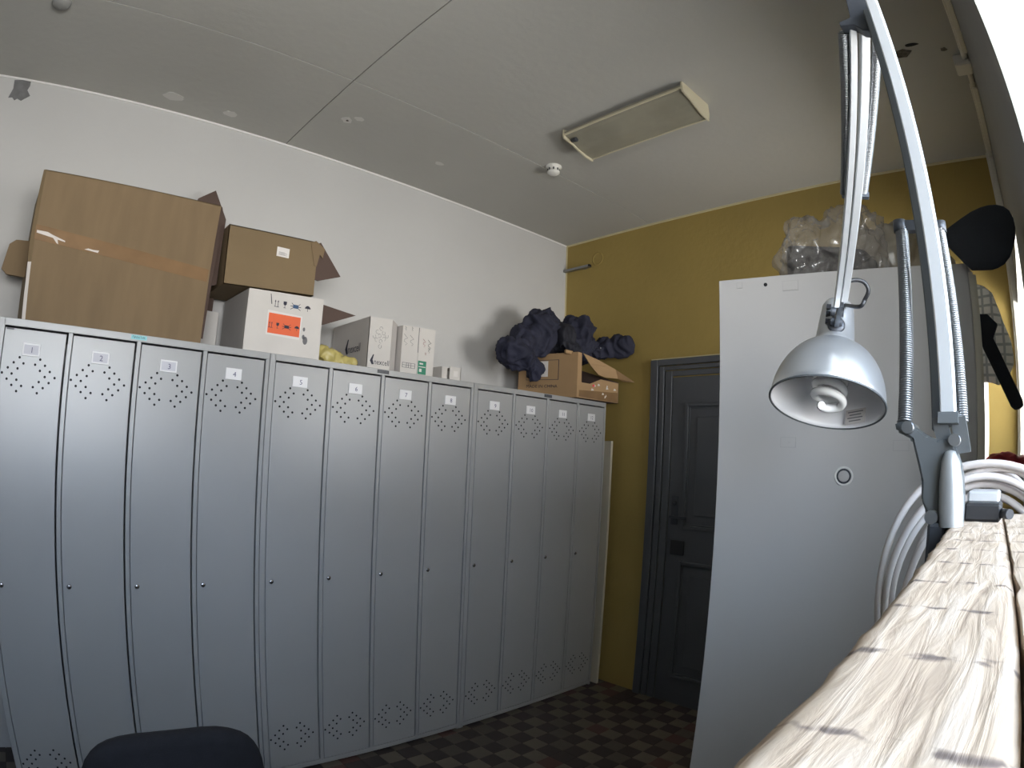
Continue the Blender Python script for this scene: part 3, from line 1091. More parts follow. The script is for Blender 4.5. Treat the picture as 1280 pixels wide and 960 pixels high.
# print on the side panel
du = (B - A).normalized()
def onside(a, z, out=.0006): return A + du * a + Z * (z - H) + nAB * out
m = MB()
for (a0_, z0_, a1_, z1_) in ((.06, 2.15, .29, 2.153), (.06, 2.025, .29, 2.028)):
    m.prism([onside(a0_, z0_), onside(a1_, z0_), onside(a1_, z1_), onside(a0_, z1_)], -nAB * .0006)
for a_ in (.06, .287):
    m.prism([onside(a_, 2.025), onside(a_ + .004, 2.025), onside(a_ + .004, 2.153), onside(a_, 2.153)], -nAB * .0006)
m.text('MADE IN CHINA', onside(.175, 1.985), du, Z, .028, 0, width=.22)
m.build('printed_text', 'ink', r)
m = MB()
m.prism([onside(.10, 2.045, .001), onside(.215, 2.045, .001), onside(.215, 2.145, .001), onside(.10, 2.145, .001)], -nAB * .001, 0)
for (a, z, w, h) in ((.115, 2.10, .03, .03), (.15, 2.095, .02, .008), (.155, 2.115, .035, .006), (.12, 2.065, .07, .005), (.12, 2.055, .05, .004), (.18, 2.075, .012, .03)):
    m.prism([onside(a, z, .0014), onside(a + w, z, .0014), onside(a + w, z + h, .0014), onside(a, z + h, .0014)], -nAB * .0006, 1)
m.build('paper_label', ['label', 'greyink'], r)
m = MB()       # brown tape with torn white shreds on the front
rr = random.Random(5)
m.prism([B + V((.02, -.002, .01)), C_ + V((-.01, -.002, .005)), C_ + V((-.01, -.002, .07)), B + V((.02, -.002, .05))], (0, .001, 0), 0)
for k in range(9):
    cx, cz = rr.uniform(.12, .36), rr.uniform(.02, .10)
    p = B.lerp(C_, cx / .4) + V((0, -.003, cz))
    w = rr.uniform(.01, .03)
    m.prism([p, p + V((w, 0, .004)), p + V((w * .8, 0, .012)), p + V((w * .2, 0, .016))], (0, .0012, 0), 1)
p = B.lerp(C_, .35) + V((0, -.003, .085))
m.prism([p, p + V((.02, 0, .0)), p + V((.02, 0, .012)), p + V((0, 0, .012))], (0, .001, 0), 2)
m.build('front_tape', ['tape', 'tape_torn', 'red'], r)

# three navy jackets heaped on it
cloth('jacket', [((2.70, 0.18, 2.15), (.125, .10, .085), (0, .45, 0)), ((2.80, 0.13, 2.10), (.075, .07, .105), (0, -.35, 0)), ((2.85, 0.2, 2.25), (.14, .12, .13), (0, -.7, 0)), ((2.93, .2, 2.34), (.13, .13, .16), (0, .35, 0)), ((2.75, .2, 2.21), (.09, .09, .05), (0, -.4, 0))],
      'navy', voxel=.009, amp=.026, freq=7.5, seed=1, fine=.018, fold=True)
tag(bpy.data.objects['jacket'], 'leftmost navy jacket of the heap, its sleeve drooping over the box edge', 'jacket', 'navy jackets heaped in the box')
cloth('jacket', [((3.06, .20, 2.30), (.13, .16, .13), (0, .5, 0)), ((3.10, .08, 2.23), (.14, .07, .05), (0, .1, 0)), ((3.24, .15, 2.37), (.12, .13, .14), (0, -.25, 0)), ((3.26, .12, 2.28), (.15, .12, .11), (0, .2, 0))],
      ['navy2', 'navy'], voxel=.009, amp=.026, freq=7.5, seed=2, fine=.018, mi_fn=lambda c: 1 if c.x > 3.13 else 0, fold=True)
tag(bpy.data.objects['jacket.001'], 'middle navy jacket with two humps, tallest of the heap', 'jacket', 'navy jackets heaped in the box')
j3 = cloth('jacket', [((3.43, -.075, 2.295), (.058, .10, .085), (0, .0, .2)), ((3.39, .02, 2.275), (.085, .09, .075), (0, .35, 0)), ((3.34, .05, 2.235), (.11, .07, .045), (0, .3, 0))],
      'navy', voxel=.009, amp=.018, freq=8, seed=6, fine=.012, fold=True)
tag(j3, 'rightmost navy jacket, a rounded bundle jutting towards the yellow wall', 'jacket', 'navy jackets heaped in the box')
m = MB()      # faded print on its chest
m.text('sport', (3.325, -.010, 2.262), V((.94, -.3, -.15)), V((.1, -.1, .98)), .022)
m.build('faded_print', 'light_cloth', j3)

# ------------------------------------------------------------------ yellow wall: door, bracket
def fx(d): return XC - d
m = MB()
yo, yi, zo, zi, yo2 = -0.283, -0.440, 2.188, 2.077, -1.47
pr = [(0, 0.030), (.055, .030), (.062, .022), (.10, .022), (.107, .016), (.157, .016)]   # moulded frame: stepped boards
for (a, d0), (b, d1) in ((pr[0], pr[1]), (pr[2], pr[3]), (pr[4], pr[5])):
    m.bbox((fx(d0), yo - b, 0), (XC, yo - a, zo - a * .7), .003)
    m.bbox((fx(d0), yo2 + a, 0), (XC, yo2 + b, zo - a * .7), .003)
    m.bbox((fx(d0), yo2 + b, zo - b * .7), (XC, yo - b, zo - a * .7), .003)
door = struct(m.build('door_1', 'door'))
m = MB()
ya, yb = yo2 + .157 + .004, yo - .157 - .004
m.bbox((fx(.010), ya, .0005), (XC, yb, zi - .006), .002)
m.build('door_leaf', 'door', door)
for z0_, z1_ in ((1.13, 1.905), (.18, .93)):
    m = MB()
    a, b = -1.20, -.545
    for (q0, q1, dd) in ((0, .022, .024), (.022, .034, .015)):
        m.bbox((fx(dd), b - q1, z0_ + q0), (fx(.009), b - q0, z1_ - q0), .004, seg=2)
        m.bbox((fx(dd), a + q0, z0_ + q0), (fx(.009), a + q1, z1_ - q0), .004, seg=2)
        m.bbox((fx(dd), a + q1, z1_ - q1), (fx(.009), b - q1, z1_ - q0), .004, seg=2)
        m.bbox((fx(dd), a + q1, z0_ + q0), (fx(.009), b - q1, z0_ + q1), .004, seg=2)
    m.bbox((fx(.020), a + .085, z0_ + .085), (fx(.009), b - .085, z1_ - .085), .006, seg=2)
    m.build('door_panel', 'door', door)
m = MB()
m.bbox((fx(.014), -.515, 1.15), (fx(.008), -.465, 1.33), .002)
m.lathe((fx(.013), -.488, 1.285), (-1, 0, 0), [(.016, 0), (.016, .008), (.010, .012), (0, .012)], 18)
m.cyl((fx(.012), -.488, 1.20), (fx(.055), -.488, 1.20), .008)
m.bbox((fx(.062), -.60, 1.19), (fx(.048), -.478, 1.21), .004)
m.build('door_handle', 'dark_metal', door)
m = MB()
m.bbox((fx(.018), -.575, .965), (fx(.008), -.475, 1.055), .003)
m.build('lock_plate', 'blackplastic', door)
m = MB()       # cream paint line left round the frame
m.box((XC - .002, yo, 0), (XC + .001, yo + .011, zo + .012))
m.box((XC - .002, yo2, zo), (XC + .001, yo, zo + .012))
struct(m.build('trim_3', 'trim'))

r = root('wall_bracket', (XC, .37, 2.95), 'short galvanised bracket high in the corner of white and yellow walls', 'bracket')
m = MB()
m.bbox((XC - .034, .262, 2.928), (XC - .002, .513, 2.946), .002)
m.box((XC - .002, .30, 2.925), (XC + .001, .34, 2.95))
m.build('channel', 'spring', r)
m = MB()
m.box((XC - .0345, .2605, 2.930), (XC - .006, .2685, 2.9465))
m.build('end_cap', 'hole', r)
# plaster ring left on the wall beside it
m = MB()
m.lathe((XC, .205, 2.985), (-1, 0, 0), [(.052, -.001), (.052, .0015), (.046, .003), (.038, .0015), (.036, -.001)], 28)
m.build('plaster_ring', 'yellow_wall', wall_yellow)

# ------------------------------------------------------------------ ceiling things
r = root('ceiling_light', (2.33, -.95, ZC), 'switched-off ivory fluorescent ceiling light with a dusty reflector', 'ceiling light')
xa, xb, ya, yb = 2.222, 2.440, -1.315, -.62
m = MB()
m.bbox((xa + .02, ya + .02, ZC - .022), (xb - .02, yb - .02, ZC), .004)
m.build('base_tray', 'fixture', r)
def wing(t):     # reflector cross-section: shallow at the locker side, swept down to the right
    return [(xa + (xb - xa) * s, ZC - d) for s, d in t]
sec = [(0.0, .028), (.06, .036), (.16, .040), (.3, .050), (.45, .062), (.6, .070), (.8, .076), (1.0, .078), (1.0, .070), (.8, .066), (.6, .058), (.45, .048), (.3, .036), (.16, .024), (.06, .018), (0.0, .014)]
m = MB()
m.prism([(x, ya + .008, z) for x, z in wing(sec)], (0, yb - ya - .016, 0), smooth=False)
m.build('reflector', 'diffuser', r)
for yy in (ya, yb - .008):
    m = MB()
    capsec = [(-.02, .0), (-.03, .03), (.0, .048), (.12, .054), (.3, .060), (.5, .074), (.75, .088), (1.02, .090), (1.04, .05), (1.02, 0)]
    m.prism([(x, yy, z) for x, z in wing(capsec)], (0, .008, 0))
    m.build('end_cap', 'fixture', r)
m = MB()
m.box((xa - .004, ya, ZC - .034), (xa + .004, yb, ZC - .026))
m.box((xb - .004, ya, ZC - .082), (xb + .004, yb, ZC - .074))
m.build('edge_rail', 'fixture', r)
m = MB()
m.cyl((xa + .045, yb - .05, ZC - .052), (xa + .045, yb - .02, ZC - .046), .012)
m.build('lamp_holder', 'dark_metal', r)

r = root('smoke_detector', (2.484, -.308, ZC), 'small round white smoke detector on the ceiling joint near the lamp', 'smoke detector')
m = MB()
m.lathe((2.484, -.308, ZC), (0, 0, -1), [(.045, 0), (.046, .008), (.034, .014), (.034, .018)], 28)
m.build('base', 'plastic_white', r)
m = MB()
m.lathe((2.484, -.308, ZC), (0, 0, -1), [(.034, .016), (.030, .018), (.030, .030), (.036, .032), (.036, .040), (.024, .050), (.008, .053), (0, .053)], 28)
for k in range(8):
    a = k * math.pi / 4
    m.box((2.484 + .031 * math.cos(a) - .003, -.308 + .031 * math.sin(a) - .003, ZC - .033), (2.484 + .031 * math.cos(a) + .003, -.308 + .031 * math.sin(a) + .003, ZC - .016), 1)
m.build('sensor_head', ['plastic_white', 'dark_metal'], r)

r = root('ceiling_rose', (-.115, -.19, ZC), 'small dusty round cap on the ceiling at the upper left', 'ceiling cap')
m = MB()
m.lathe((-.115, -.19, ZC), (0, 0, -1), [(.045, 0), (.045, .010), (.036, .022), (.012, .026), (0, .026)], 24)
m.build('cap', 'grey_wall', r)

# cable duct along the right wall with its junction box
r = root('cable_duct', (2.6, YR, ZC), 'dusty white cable duct running along the top of the window wall', 'cable duct')
m = MB()
for x0_, x1_ in ((1.75, 2.50), (2.78, 3.46)):
    m.bbox((x0_, YR, ZC - .040), (x1_, YR + .026, ZC - .002), .003)
    m.bbox((x0_, YR + .026, ZC - .022), (x1_, YR + .034, ZC - .004), .003)
m.build('duct', 'pipe', r)
m = MB()
m.bbox((3.455, YR, 1.5), (XC - .003, YR + .030, ZC - .004), .004)
m.bbox((3.475, YR + .030, 1.5), (XC - .003, YR + .040, ZC - .004), .003)
m.build('down_duct', 'pipe', r)
m = MB()
m.bbox((2.55, YR, ZC - .055), (2.64, YR + .075, ZC - .001), .006)
m.cyl((2.50, YR + .018, ZC - .02), (2.55, YR + .02, ZC - .022), .014)
m.cyl((2.64, YR + .02, ZC - .022), (2.78, YR + .018, ZC - .02), .011)
m.build('junction_box', 'pipe', r)

# ------------------------------------------------------------------ white cabinet (turned a little towards the camera)
TL, TR, TOP = V((1.538, -1.787, 0)), V((1.6525, -2.376, 0)), 1.979
CU = (TR - TL).normalized()             # along the front, left to right
CN = V((-CU.y, CU.x, 0))                # into the cabinet
if CN.x < 0: CN = -CN
CW, CD = (TR - TL).length, 0.44
def cb(a, d, z): return TL + CU * a + CN * d + Z * z
r = root('cabinet', TL + CU * CW / 2 + CN * CD / 2, 'tall white cabinet with blank label plates, behind the desk lamp', 'cabinet')
def cbox(m, a0, a1, d0, d1, z0, z1, mi=0):
    m.hexa([cb(a0, d0, z0), cb(a0, d1, z0), cb(a1, d1, z0), cb(a1, d0, z0), cb(a0, d0, z1), cb(a0, d1, z1), cb(a1, d1, z1), cb(a1, d0, z1)], mi)
m = MB()
cbox(m, 0, CW, 0.004, CD, 0, TOP - .003)
bmesh.ops.recalc_face_normals(m.bm, faces=m.bm.faces)
m.build('body', 'cabinet', r)
m = MB()
cbox(m, 0.0, CW - .008, 0, .004, 0.0, TOP)
bmesh.ops.recalc_face_normals(m.bm, faces=m.bm.faces)
bmesh.ops.bevel(m.bm, geom=m.bm.edges[:], offset=.0012, segments=1, affect='EDGES')
m.build('front_panel', 'cabinet', r)
m = MB()
cbox(m, CW - .006, CW + .004, -.001, .012, 0.0, TOP - .02)
cbox(m, CW + .006, CW + .014, .02, .04, 0.0, TOP - .02)
bmesh.ops.recalc_face_normals(m.bm, faces=m.bm.faces)
o = m.build('door_edge', 'cabinet_edge', r)
o['label'] = 'cream edge strip at the right'
def front_pos(x, y): return (V((x, y, 0)) - TL).dot(CU)
def label_plate(a0, a1, z0, z1, name='label_plate', txt=None):
    m = MB()
    cbox(m, a0, a1, -.0012, .001, z0, z1, 1)
    cbox(m, a0 + .0012, a1 - .0012, -.0018, 0, z0 + .0012, z1 - .0012, 0)
    bmesh.ops.recalc_face_normals(m.bm, faces=m.bm.faces)
    if txt:
        m.text(txt, cb((a0 * .45 + a1 * .55), -.0021, (z0 + z1) / 2), CU, Z, .012, 1)
    m.build(name, ['cabinet', 'groove'], r)
p1 = front_pos(1.568, -1.941)
label_plate(p1, p1 + .038, 1.940, 1.964)
p2 = front_pos(1.566, -1.933)
label_plate(p2, p2 + .036, 1.579, 1.602, txt='>')
p3 = front_pos(1.615, -2.183)
label_plate(p3, p3 + .036, 1.575, 1.598)
p4 = front_pos(1.547, -1.831)
label_plate(p4, p4 + .014, 1.955, 1.970)
m = MB()
sc = cb(front_pos(1.56, -1.901), 0, 1.959)
m.cyl(sc + CN * .001, sc - CN * .0012, .0045, seg=14)
m.build('screw_hole', 'hole', r)
lc = cb(front_pos(1.594, -2.077), 0, 1.5185)
m = MB()
m.lathe(lc, -CN, [(.0215, 0), (.0215, .0012), (.019, .002), (.0165, .0012), (.0165, -.001)], 32, 0)
m.lathe(lc, -CN, [(.0125, -.001), (.0125, .003), (.011, .004), (0, .0035)], 32, 1)
m.lathe(lc, -CN, [(.0165, .0003), (.0125, .0003)], 32, 2)
m.build('round_lock', ['plastic_white', 'cabinet', 'dark_metal'], r)

# bundle in clear plastic on top of it
m = MB()
m.bbox((1.700, -2.125, TOP), (1.87, -1.905, TOP + .118), .02, seg=3)
bmesh.ops.subdivide_edges(m.bm, edges=m.bm.edges[:], cuts=2, use_grid_fill=True)
for v in m.bm.verts:
    v.co.z = TOP + max(0, (v.co.z - TOP) * (1 - max(0, -v.co.y - 2.02) * 3.2) + .014 * noise.noise(v.co * 20))
    v.co.x += .012 * noise.noise(v.co * 17 + V((3, 1, 2)))
    v.co.y += .012 * noise.noise(v.co * 15 + V((7, 1, 2)))
for f in m.bm.faces: f.smooth = True
bd = m.build('bundle', 'navy2')
tag(bd, 'dark grey bundle wrapped inside the clear plastic on top of the white cabinet', 'bundle')
r = root('plastic_bag', (1.8, -2.07, TOP), 'clear crumpled plastic bag around a dark bundle, on top of the white cabinet', 'bag')
cloth('clear_sheet', [((1.775, -1.965, 2.07), (.125, .105, .115), (0, 0, 0)), ((1.78, -2.06, 2.08), (.13, .11, .118), (0, 0, 0)), ((1.775, -2.03, 2.0), (.13, .175, .06), (0, 0, 0))],
      'film', r, voxel=.008, amp=.030, freq=17, seed=8, fine=.022, floor=TOP)
cloth('milky_sheet', [((1.86, -2.17, 2.075), (.09, .085, .105), (.2, 0, 0)), ((1.87, -2.24, 2.03), (.08, .08, .08), (.5, 0, 0)), ((1.87, -2.295, 2.0), (.07, .05, .04), (0, 0, 0)), ((1.88, -2.10, 2.12), (.06, .08, .07), (0, 0, 0))],
      'film2', r, voxel=.010, amp=.030, freq=11, seed=9, fine=.012, floor=TOP)

# black flap sticking out past the cabinet's top right corner
def puffed(name, pts, nrm, th, material, puff, parent=None, n=3):
    """closed cushion-like sheet: outline in a plane, both faces bulged"""
    c = sum((V(p) for p in pts), V()) / len(pts)
    nrm = V(nrm).normalized()
    m = MB()
    rings = []
    ks = [1.0, .94, .75, .45]
    for side in (1, -1):
        rr = []
        for k in ks:
            h = th * .5 + puff * math.sqrt(max(0, 1 - k * k))
            if k == 1.0:
                h = th * .5
            rr.append([m.bm.verts.new(c + (V(p) - c) * k + nrm * side * h) for p in pts])
        rings.append((rr, m.bm.verts.new(c + nrm * side * (th * .5 + puff))))
    N = len(pts)
    for (rr, cv) in rings:
        for a, b in zip(rr[:-1], rr[1:]):
            for i in range(N):
                m.bm.faces.new((a[i], a[(i + 1) % N], b[(i + 1) % N], b[i])).smooth = True
        for i in range(N):
            m.bm.faces.new((rr[-1][i], rr[-1][(i + 1) % N], cv)).smooth = True
    a, b = rings[0][0][0], rings[1][0][0]
    for i in range(N):
        m.bm.faces.new((a[i], b[i], b[(i + 1) % N], a[(i + 1) % N])).smooth = True
    bmesh.ops.recalc_face_normals(m.bm, faces=m.bm.faces)
    return m.build(name, material, parent)
flap = [(-2.313, 2.036), (-2.341, 2.054), (-2.37, 2.0695), (-2.398, 2.083), (-2.422, 2.0905), (-2.442, 2.0935), (-2.462, 2.0925), (-2.478, 2.087), (-2.490, 2.076), (-2.4965, 2.058), (-2.4975, 2.036), (-2.493, 2.014), (-2.484, 1.993), (-2.473, 1.974), (-2.458, 1.960), (-2.442, 1.953), (-2.428, 1.950), (-2.404, 1.951), (-2.381, 1.953), (-2.370, 1.964), (-2.362, 1.974), (-2.345, 1.995), (-2.326, 2.020)]
o = puffed('cap', [(1.62, y_, z_) for y_, z_ in flap], (-1, 0, 0), .006, 'black', .008)
tag(o, 'black rounded cloth cap poking out past the cabinet\'s top right corner', 'cap')
strap = [(-2.380, 1.888), (-2.401, 1.887), (-2.413, 1.874), (-2.425, 1.862), (-2.411, 1.831), (-2.444, 1.757), (-2.477, 1.689), (-2.478, 1.677), (-2.468, 1.670), (-2.456, 1.669), (-2.447, 1.676), (-2.415, 1.742), (-2.383, 1.811)]
m = MB()
m.prism([(1.75, y_, z_) for y_, z_ in strap], (.012, 0, 0))
bmesh.ops.bevel(m.bm, geom=[e_ for e_ in m.bm.edges], offset=.002, segments=1, affect='EDGES')
tag(m.build('strap', 'black'), 'black angled strap hanging in front of the white plaid shirt', 'strap')
# plaid shirt hanging on the cabinet's right side
sh = [(-2.318, 2.03), (-2.363, 2.032), (-2.39, 2.02), (-2.414, 1.997), (-2.428, 1.955), (-2.438, 1.921), (-2.45, 1.885), (-2.457, 1.861), (-2.461, 1.83), (-2.46, 1.808), (-2.447, 1.782), (-2.43, 1.766), (-2.413, 1.756), (-2.395, 1.762), (-2.377, 1.763), (-2.338, 1.76), (-2.318, 1.80), (-2.318, 1.90)]
o = puffed('shirt', [(2.0 + .008 * math.sin(i * 1.7), y_, z_) for i, (y_, z_) in enumerate(sh)], (-1, 0, 0), .008, 'plaid', .016)
tag(o, 'white plaid shirt hanging beside the white cabinet behind the black strap', 'shirt')
m = MB()
m.obox((2.9, -2.331, 0.98), V((.035, -.020, 0)) * .6, V((.02, .035, 0)) * .16, (0, 0, .98))
tag(m.build('board', 'frame_white'), 'narrow white upright board in the gap right of the white cabinet', 'board')
o = cloth('bag', [((2.0, -2.425, 1.552), (.05, .058, .028), (0, 0, 0)), ((2.0, -2.475, 1.545), (.05, .04, .026), (0, 0, 0))], 'red', voxel=.006, amp=.012, freq=22, seed=5, fine=.004)
tag(o, 'red crumpled bag behind the white cable coil', 'bag')
m = MB()       # small shelf the red bag lies on
m.bbox((1.93, YR, 1.48), (2.12, -2.365, 1.521), .003)
tag(m.build('wall_shelf', 'frame_white'), 'small white wall shelf carrying the red bag', 'shelf')

# ------------------------------------------------------------------ weathered board along the window sill
ZB = 1.5026
r = root('shelf', (.2, -2.5, ZB), 'weathered sawn wooden shelf of two planks running away from the camera', 'shelf')
def plank(name, x0_, x1_, yl, yr, nx, ny, seed):
    """plank with worn, uneven edges. yl(x), yr(x) give its two edges"""
    m = MB()
    top, bot = [], []
    for i in range(nx + 1):
        x = x0_ + (x1_ - x0_) * i / nx
        rt, rb = [], []
        wd = abs(yr(x) - yl(x))
        for j in range(ny + 1):
            t = [0, (.0025 if seed < 3 else .0004) / wd][j] if j < 2 else (.0025 / wd + (1 - .0025 / wd) * (j - 1) / (ny - 1))
            wob = .0012 * noise.noise(V((x * 38, seed, 0))) + .0008 * noise.noise(V((x * 120, seed, 3)))
            a, b = yl(x) + wob, yr(x)
            y_ = a + (b - a) * t
            edge = min(t, 1 - t)
            drop = (-.0018 if seed < 3 else 0) if j in (0, ny) else 0
            z_ = ZB + drop + .00035 * noise.noise(V((x * 25, y_ * 300, seed))) + .0003 * noise.noise(V((x * 200, y_ * 150, seed)))
            rt.append(m.bm.verts.new((x, y_, z_)))
            rb.append(m.bm.verts.new((x, y_, ZB - .030)))
        top.append(rt)
        bot.append(rb)
    for i in range(nx):
        for j in range(ny):
            m.bm.faces.new((top[i][j], top[i + 1][j], top[i + 1][j + 1], top[i][j + 1])).smooth = True
            m.bm.faces.new((bot[i][j], bot[i][j + 1], bot[i + 1][j + 1], bot[i + 1][j]))
        m.bm.faces.new((top[i][0], bot[i][0], bot[i + 1][0], top[i + 1][0]))
        m.bm.faces.new((top[i][ny], top[i + 1][ny], bot[i + 1][ny], bot[i][ny]))
    for j in range(ny):
        m.bm.faces.new((top[0][j], top[0][j + 1], bot[0][j + 1], bot[0][j]))
        m.bm.faces.new((top[nx][j], bot[nx][j], bot[nx][j + 1], top[nx][j + 1]))
    bmesh.ops.recalc_face_normals(m.bm, faces=m.bm.faces)
    return m.build(name, 'plank', r)
yl1 = lambda x: -2.4215 + .038 * (x - .313) if x > .31 else -2.4215 + .02 * (x - .313)
yc = lambda x: -2.4565 + .030 * (x - .345)
plank('plank', -.35, .80, yl1, lambda x: yc(x) + .0004, 170, 12, 1.0)
plank('plank', -.35, .80, lambda x: yc(x) - .0004, lambda x: -2.76, 120, 14, 5.0)
m = MB()       # peg at the shelf's end on which the coil hangs
m.cyl((.80, -2.425, ZB - .012), (.90, -2.425, ZB - .008), .006)
m.build('peg', 'dark_metal', r)

# small black and silver box at its end
r = root('adapter', (.74, -2.43, ZB), 'small black adapter with a silver top, on the shelf behind the lamp foot', 'adapter')
m = MB()
m.bbox((.705, -2.4425, ZB), (.765, -2.4145, ZB + .0125), .002)
m.build('case', 'blackplastic', r)
m = MB()
m.bbox((.709, -2.4405, ZB + .0125), (.762, -2.4165, ZB + .0205), .0015)
m.build('lid', 'silver_arm', r)
m = MB()
m.cyl((.71, -2.4425, ZB + .006), (.70, -2.449, ZB + .006), .0035)
m.build('plug', 'blackplastic', r)

# coil of white cable hanging at the shelf's end
r = root('cable_coil', (.86, -2.42, ZB), 'coil of thick white cable hanging from the shelf end behind the lamp foot', 'cable')
for k in range(6):
    m = MB()
    path = []
    ry, rt = .098 - .011 * (k % 3) - .003 * (k // 3), .131 - .008 * k * .75
    for i in range(64):
        a = 2 * math.pi * i / 64
        x_ = .836 + .0074 * (k % 3) + .003 * math.sin(2 * a + k)
        y_ = -2.428 + ry * math.cos(a) + .004 * math.sin(a * 2 + k * 1.7)
        z_ = ZB - .087 + (rt * math.sin(a) if math.sin(a) > 0 else .12 * math.sin(a)) + .0035 * math.sin(3 * a + k)
        path.append((x_, y_, z_))
    m.tube(path, .0036, 8, closed=True)
    m.build('cable_loop', 'cable', r)

# ------------------------------------------------------------------ desk lamp
r = root('desk_lamp', (.669, -2.404, ZB), 'silver swing-arm desk lamp with springs and a spiral bulb, clamped to the shelf', 'lamp')
m = MB()
prof = [(-2.3695, 1.5675), (-2.3745, 1.5695), (-2.381, 1.565), (-2.386, 1.563), (-2.392, 1.5585), (-2.399, 1.556), (-2.4035, 1.5575), (-2.4105, 1.553), (-2.4155, 1.538), (-2.4175, 1.522), (-2.4175, ZB), (-2.393, ZB), (-2.3925, 1.511), (-2.3890, 1.518), (-2.3885, 1.531), (-2.3845, 1.545), (-2.3815, 1.556), (-2.377, 1.5585), (-2.371, 1.561)]
m.prism([(.662, y_, z_) for y_, z_ in prof], (.016, 0, 0))
bmesh.ops.bevel(m.bm, geom=m.bm.edges[:], offset=.0015, segments=2, affect='EDGES')
m.build('bracket', 'grey_plastic', r)
m = MB()
m.lathe((.659, -2.4105, ZB), (0, .06, 1), [(.0082, 0), (.0085, .012), (.0078, .028), (.0062, .040), (.0035, .046), (0, .047)], 20)
m.build('clamp_post', 'grey_paint', r)
for p_, q_, rr_ in (((.657, -2.4105, 1.5555), (.685, -2.4105, 1.5555), .004), ((.655, -2.3795, 1.5635), (.683, -2.3795, 1.5635), .004), ((.662, -2.397, 1.508), (.656, -2.397, 1.508), .0045)):
    m = MB()
    m.cyl(p_, q_, rr_, seg=12)
    m.build('pivot_bolt', 'spring', r)
m = MB()       # clamp plate that grips the shelf from beneath
m.bbox((.655, -2.4070, ZB - .045), (.685, -2.3950, ZB + .002), .002)
m.build('clamp', 'dark_metal', r)
P0, P1 = V((.6635, -2.4062, 1.566)), V((.716, -2.3915, 1.945))
m = MB()
m.bar(P0, P1, .0105, .0105, up=(1, 0, .1))
bmesh.ops.bevel(m.bm, geom=m.bm.edges[:], offset=.001, segments=1, affect='EDGES')
m.build('lower_arm', 'silver_arm', r)
m = MB()
off = V((.014, .0085, -.004))
m.bar(P0 + off, P1 + off, .0085, .0085, up=(1, 0, .1))
bmesh.ops.bevel(m.bm, geom=m.bm.edges[:], offset=.001, segments=1, affect='EDGES')
m.build('lower_rod', 'grey_plastic', r)  # rear bar: its shade is put into the dark colour
def spring(p0, p1, rad, wire, turns, name='spring'):
    p0, p1 = V(p0), V(p1)
    d = (p1 - p0)
    dn = d.normalized()
    u = dn.orthogonal().normalized()
    w = dn.cross(u)
    n = turns * 9
    path = [p0 + d * (i / n) + (u * math.cos(2 * math.pi * i / 9) + w * math.sin(2 * math.pi * i / 9)) * rad for i in range(n + 1)]
    m = MB()
    m.tube(path, wire, 4)
    return m.build(name, 'spring', r)
m = MB()
for q in (.0062, -.0062):
    m.bar(P0 + V((-.001, q, .004)), V((.667, -2.4105 + q * .9, 1.548)), .003, .010, up=(0, 1, 0))
m.bar(P0 + V((0, 0, -.001)), P0 + V((.001, 0, .006)), .0135, .013, up=(1, 0, .1))
m.build('fork', 'grey_plastic', r)
spring((.664, -2.3765, 1.567), (.712, -2.3745, 1.715), .0044, .00085, 92)
spring((.672, -2.4150, 1.567), (.7165, -2.4045, 1.713), .0034, .00085, 92)
m = MB()       # cross bar carrying the upper ends of the springs
m.bar((.7115, -2.3690, 1.7175), (.7175, -2.4075, 1.7145), .008, .008)
m.cyl((.711, -2.3735, 1.7215), (.711, -2.3735, 1.7125), .0052, seg=14)
m.cyl((.717, -2.405, 1.7185), (.717, -2.405, 1.7095), .0048, seg=14)
m.build('cross_bar', 'dark_metal', r)
# elbow and upper arm
E0 = V((.738, -2.365, 1.937))
E1 = V((.997, -2.2415, 1.744))
m = MB()
ep = [(-2.3515, 1.9325), (-2.3515, 1.9385), (-2.3635, 1.9405), (-2.3655, 1.985), (-2.393, 1.985), (-2.393, 1.932), (-2.382, 1.918), (-2.372, 1.922), (-2.3655, 1.930)]
m.prism([(.731, y_, z_) for y_, z_ in ep], (.014, 0, 0))
bmesh.ops.bevel(m.bm, geom=m.bm.edges[:], offset=.001, segments=1, affect='EDGES')
m.build('elbow', 'dark_metal', r)
ad = (E1 - E0).normalized()
side = ad.cross(Z).normalized()          # to the right of the upper arm
if side.y > 0: side = -side
m = MB()
m.bar(E0 + side * .010, E1 + side * .003, .0095, .0095)
bmesh.ops.bevel(m.bm, geom=m.bm.edges[:], offset=.001, segments=1, affect='EDGES')
m.build('upper_arm', 'silver_arm', r)
m = MB()
m.bar(E0 - side * .002, E1 - side * .0055 + ad * .01, .0075, .0075)
bmesh.ops.bevel(m.bm, geom=m.bm.edges[:], offset=.001, segments=1, affect='EDGES')
m.build('upper_rod', 'silver_arm', r)
spring((.743, -2.3505, 1.934), (.888, -2.2865, 1.8345), .0048, .00085, 105)
spring((.757, -2.381, 1.930), (.893, -2.3075, 1.8345), .0046, .00085, 105)
m = MB()
m.bar((.8865, -2.2835, 1.8335), (.8965, -2.3125, 1.8305), .008, .006)
m.build('cross_bar', 'dark_metal', r)

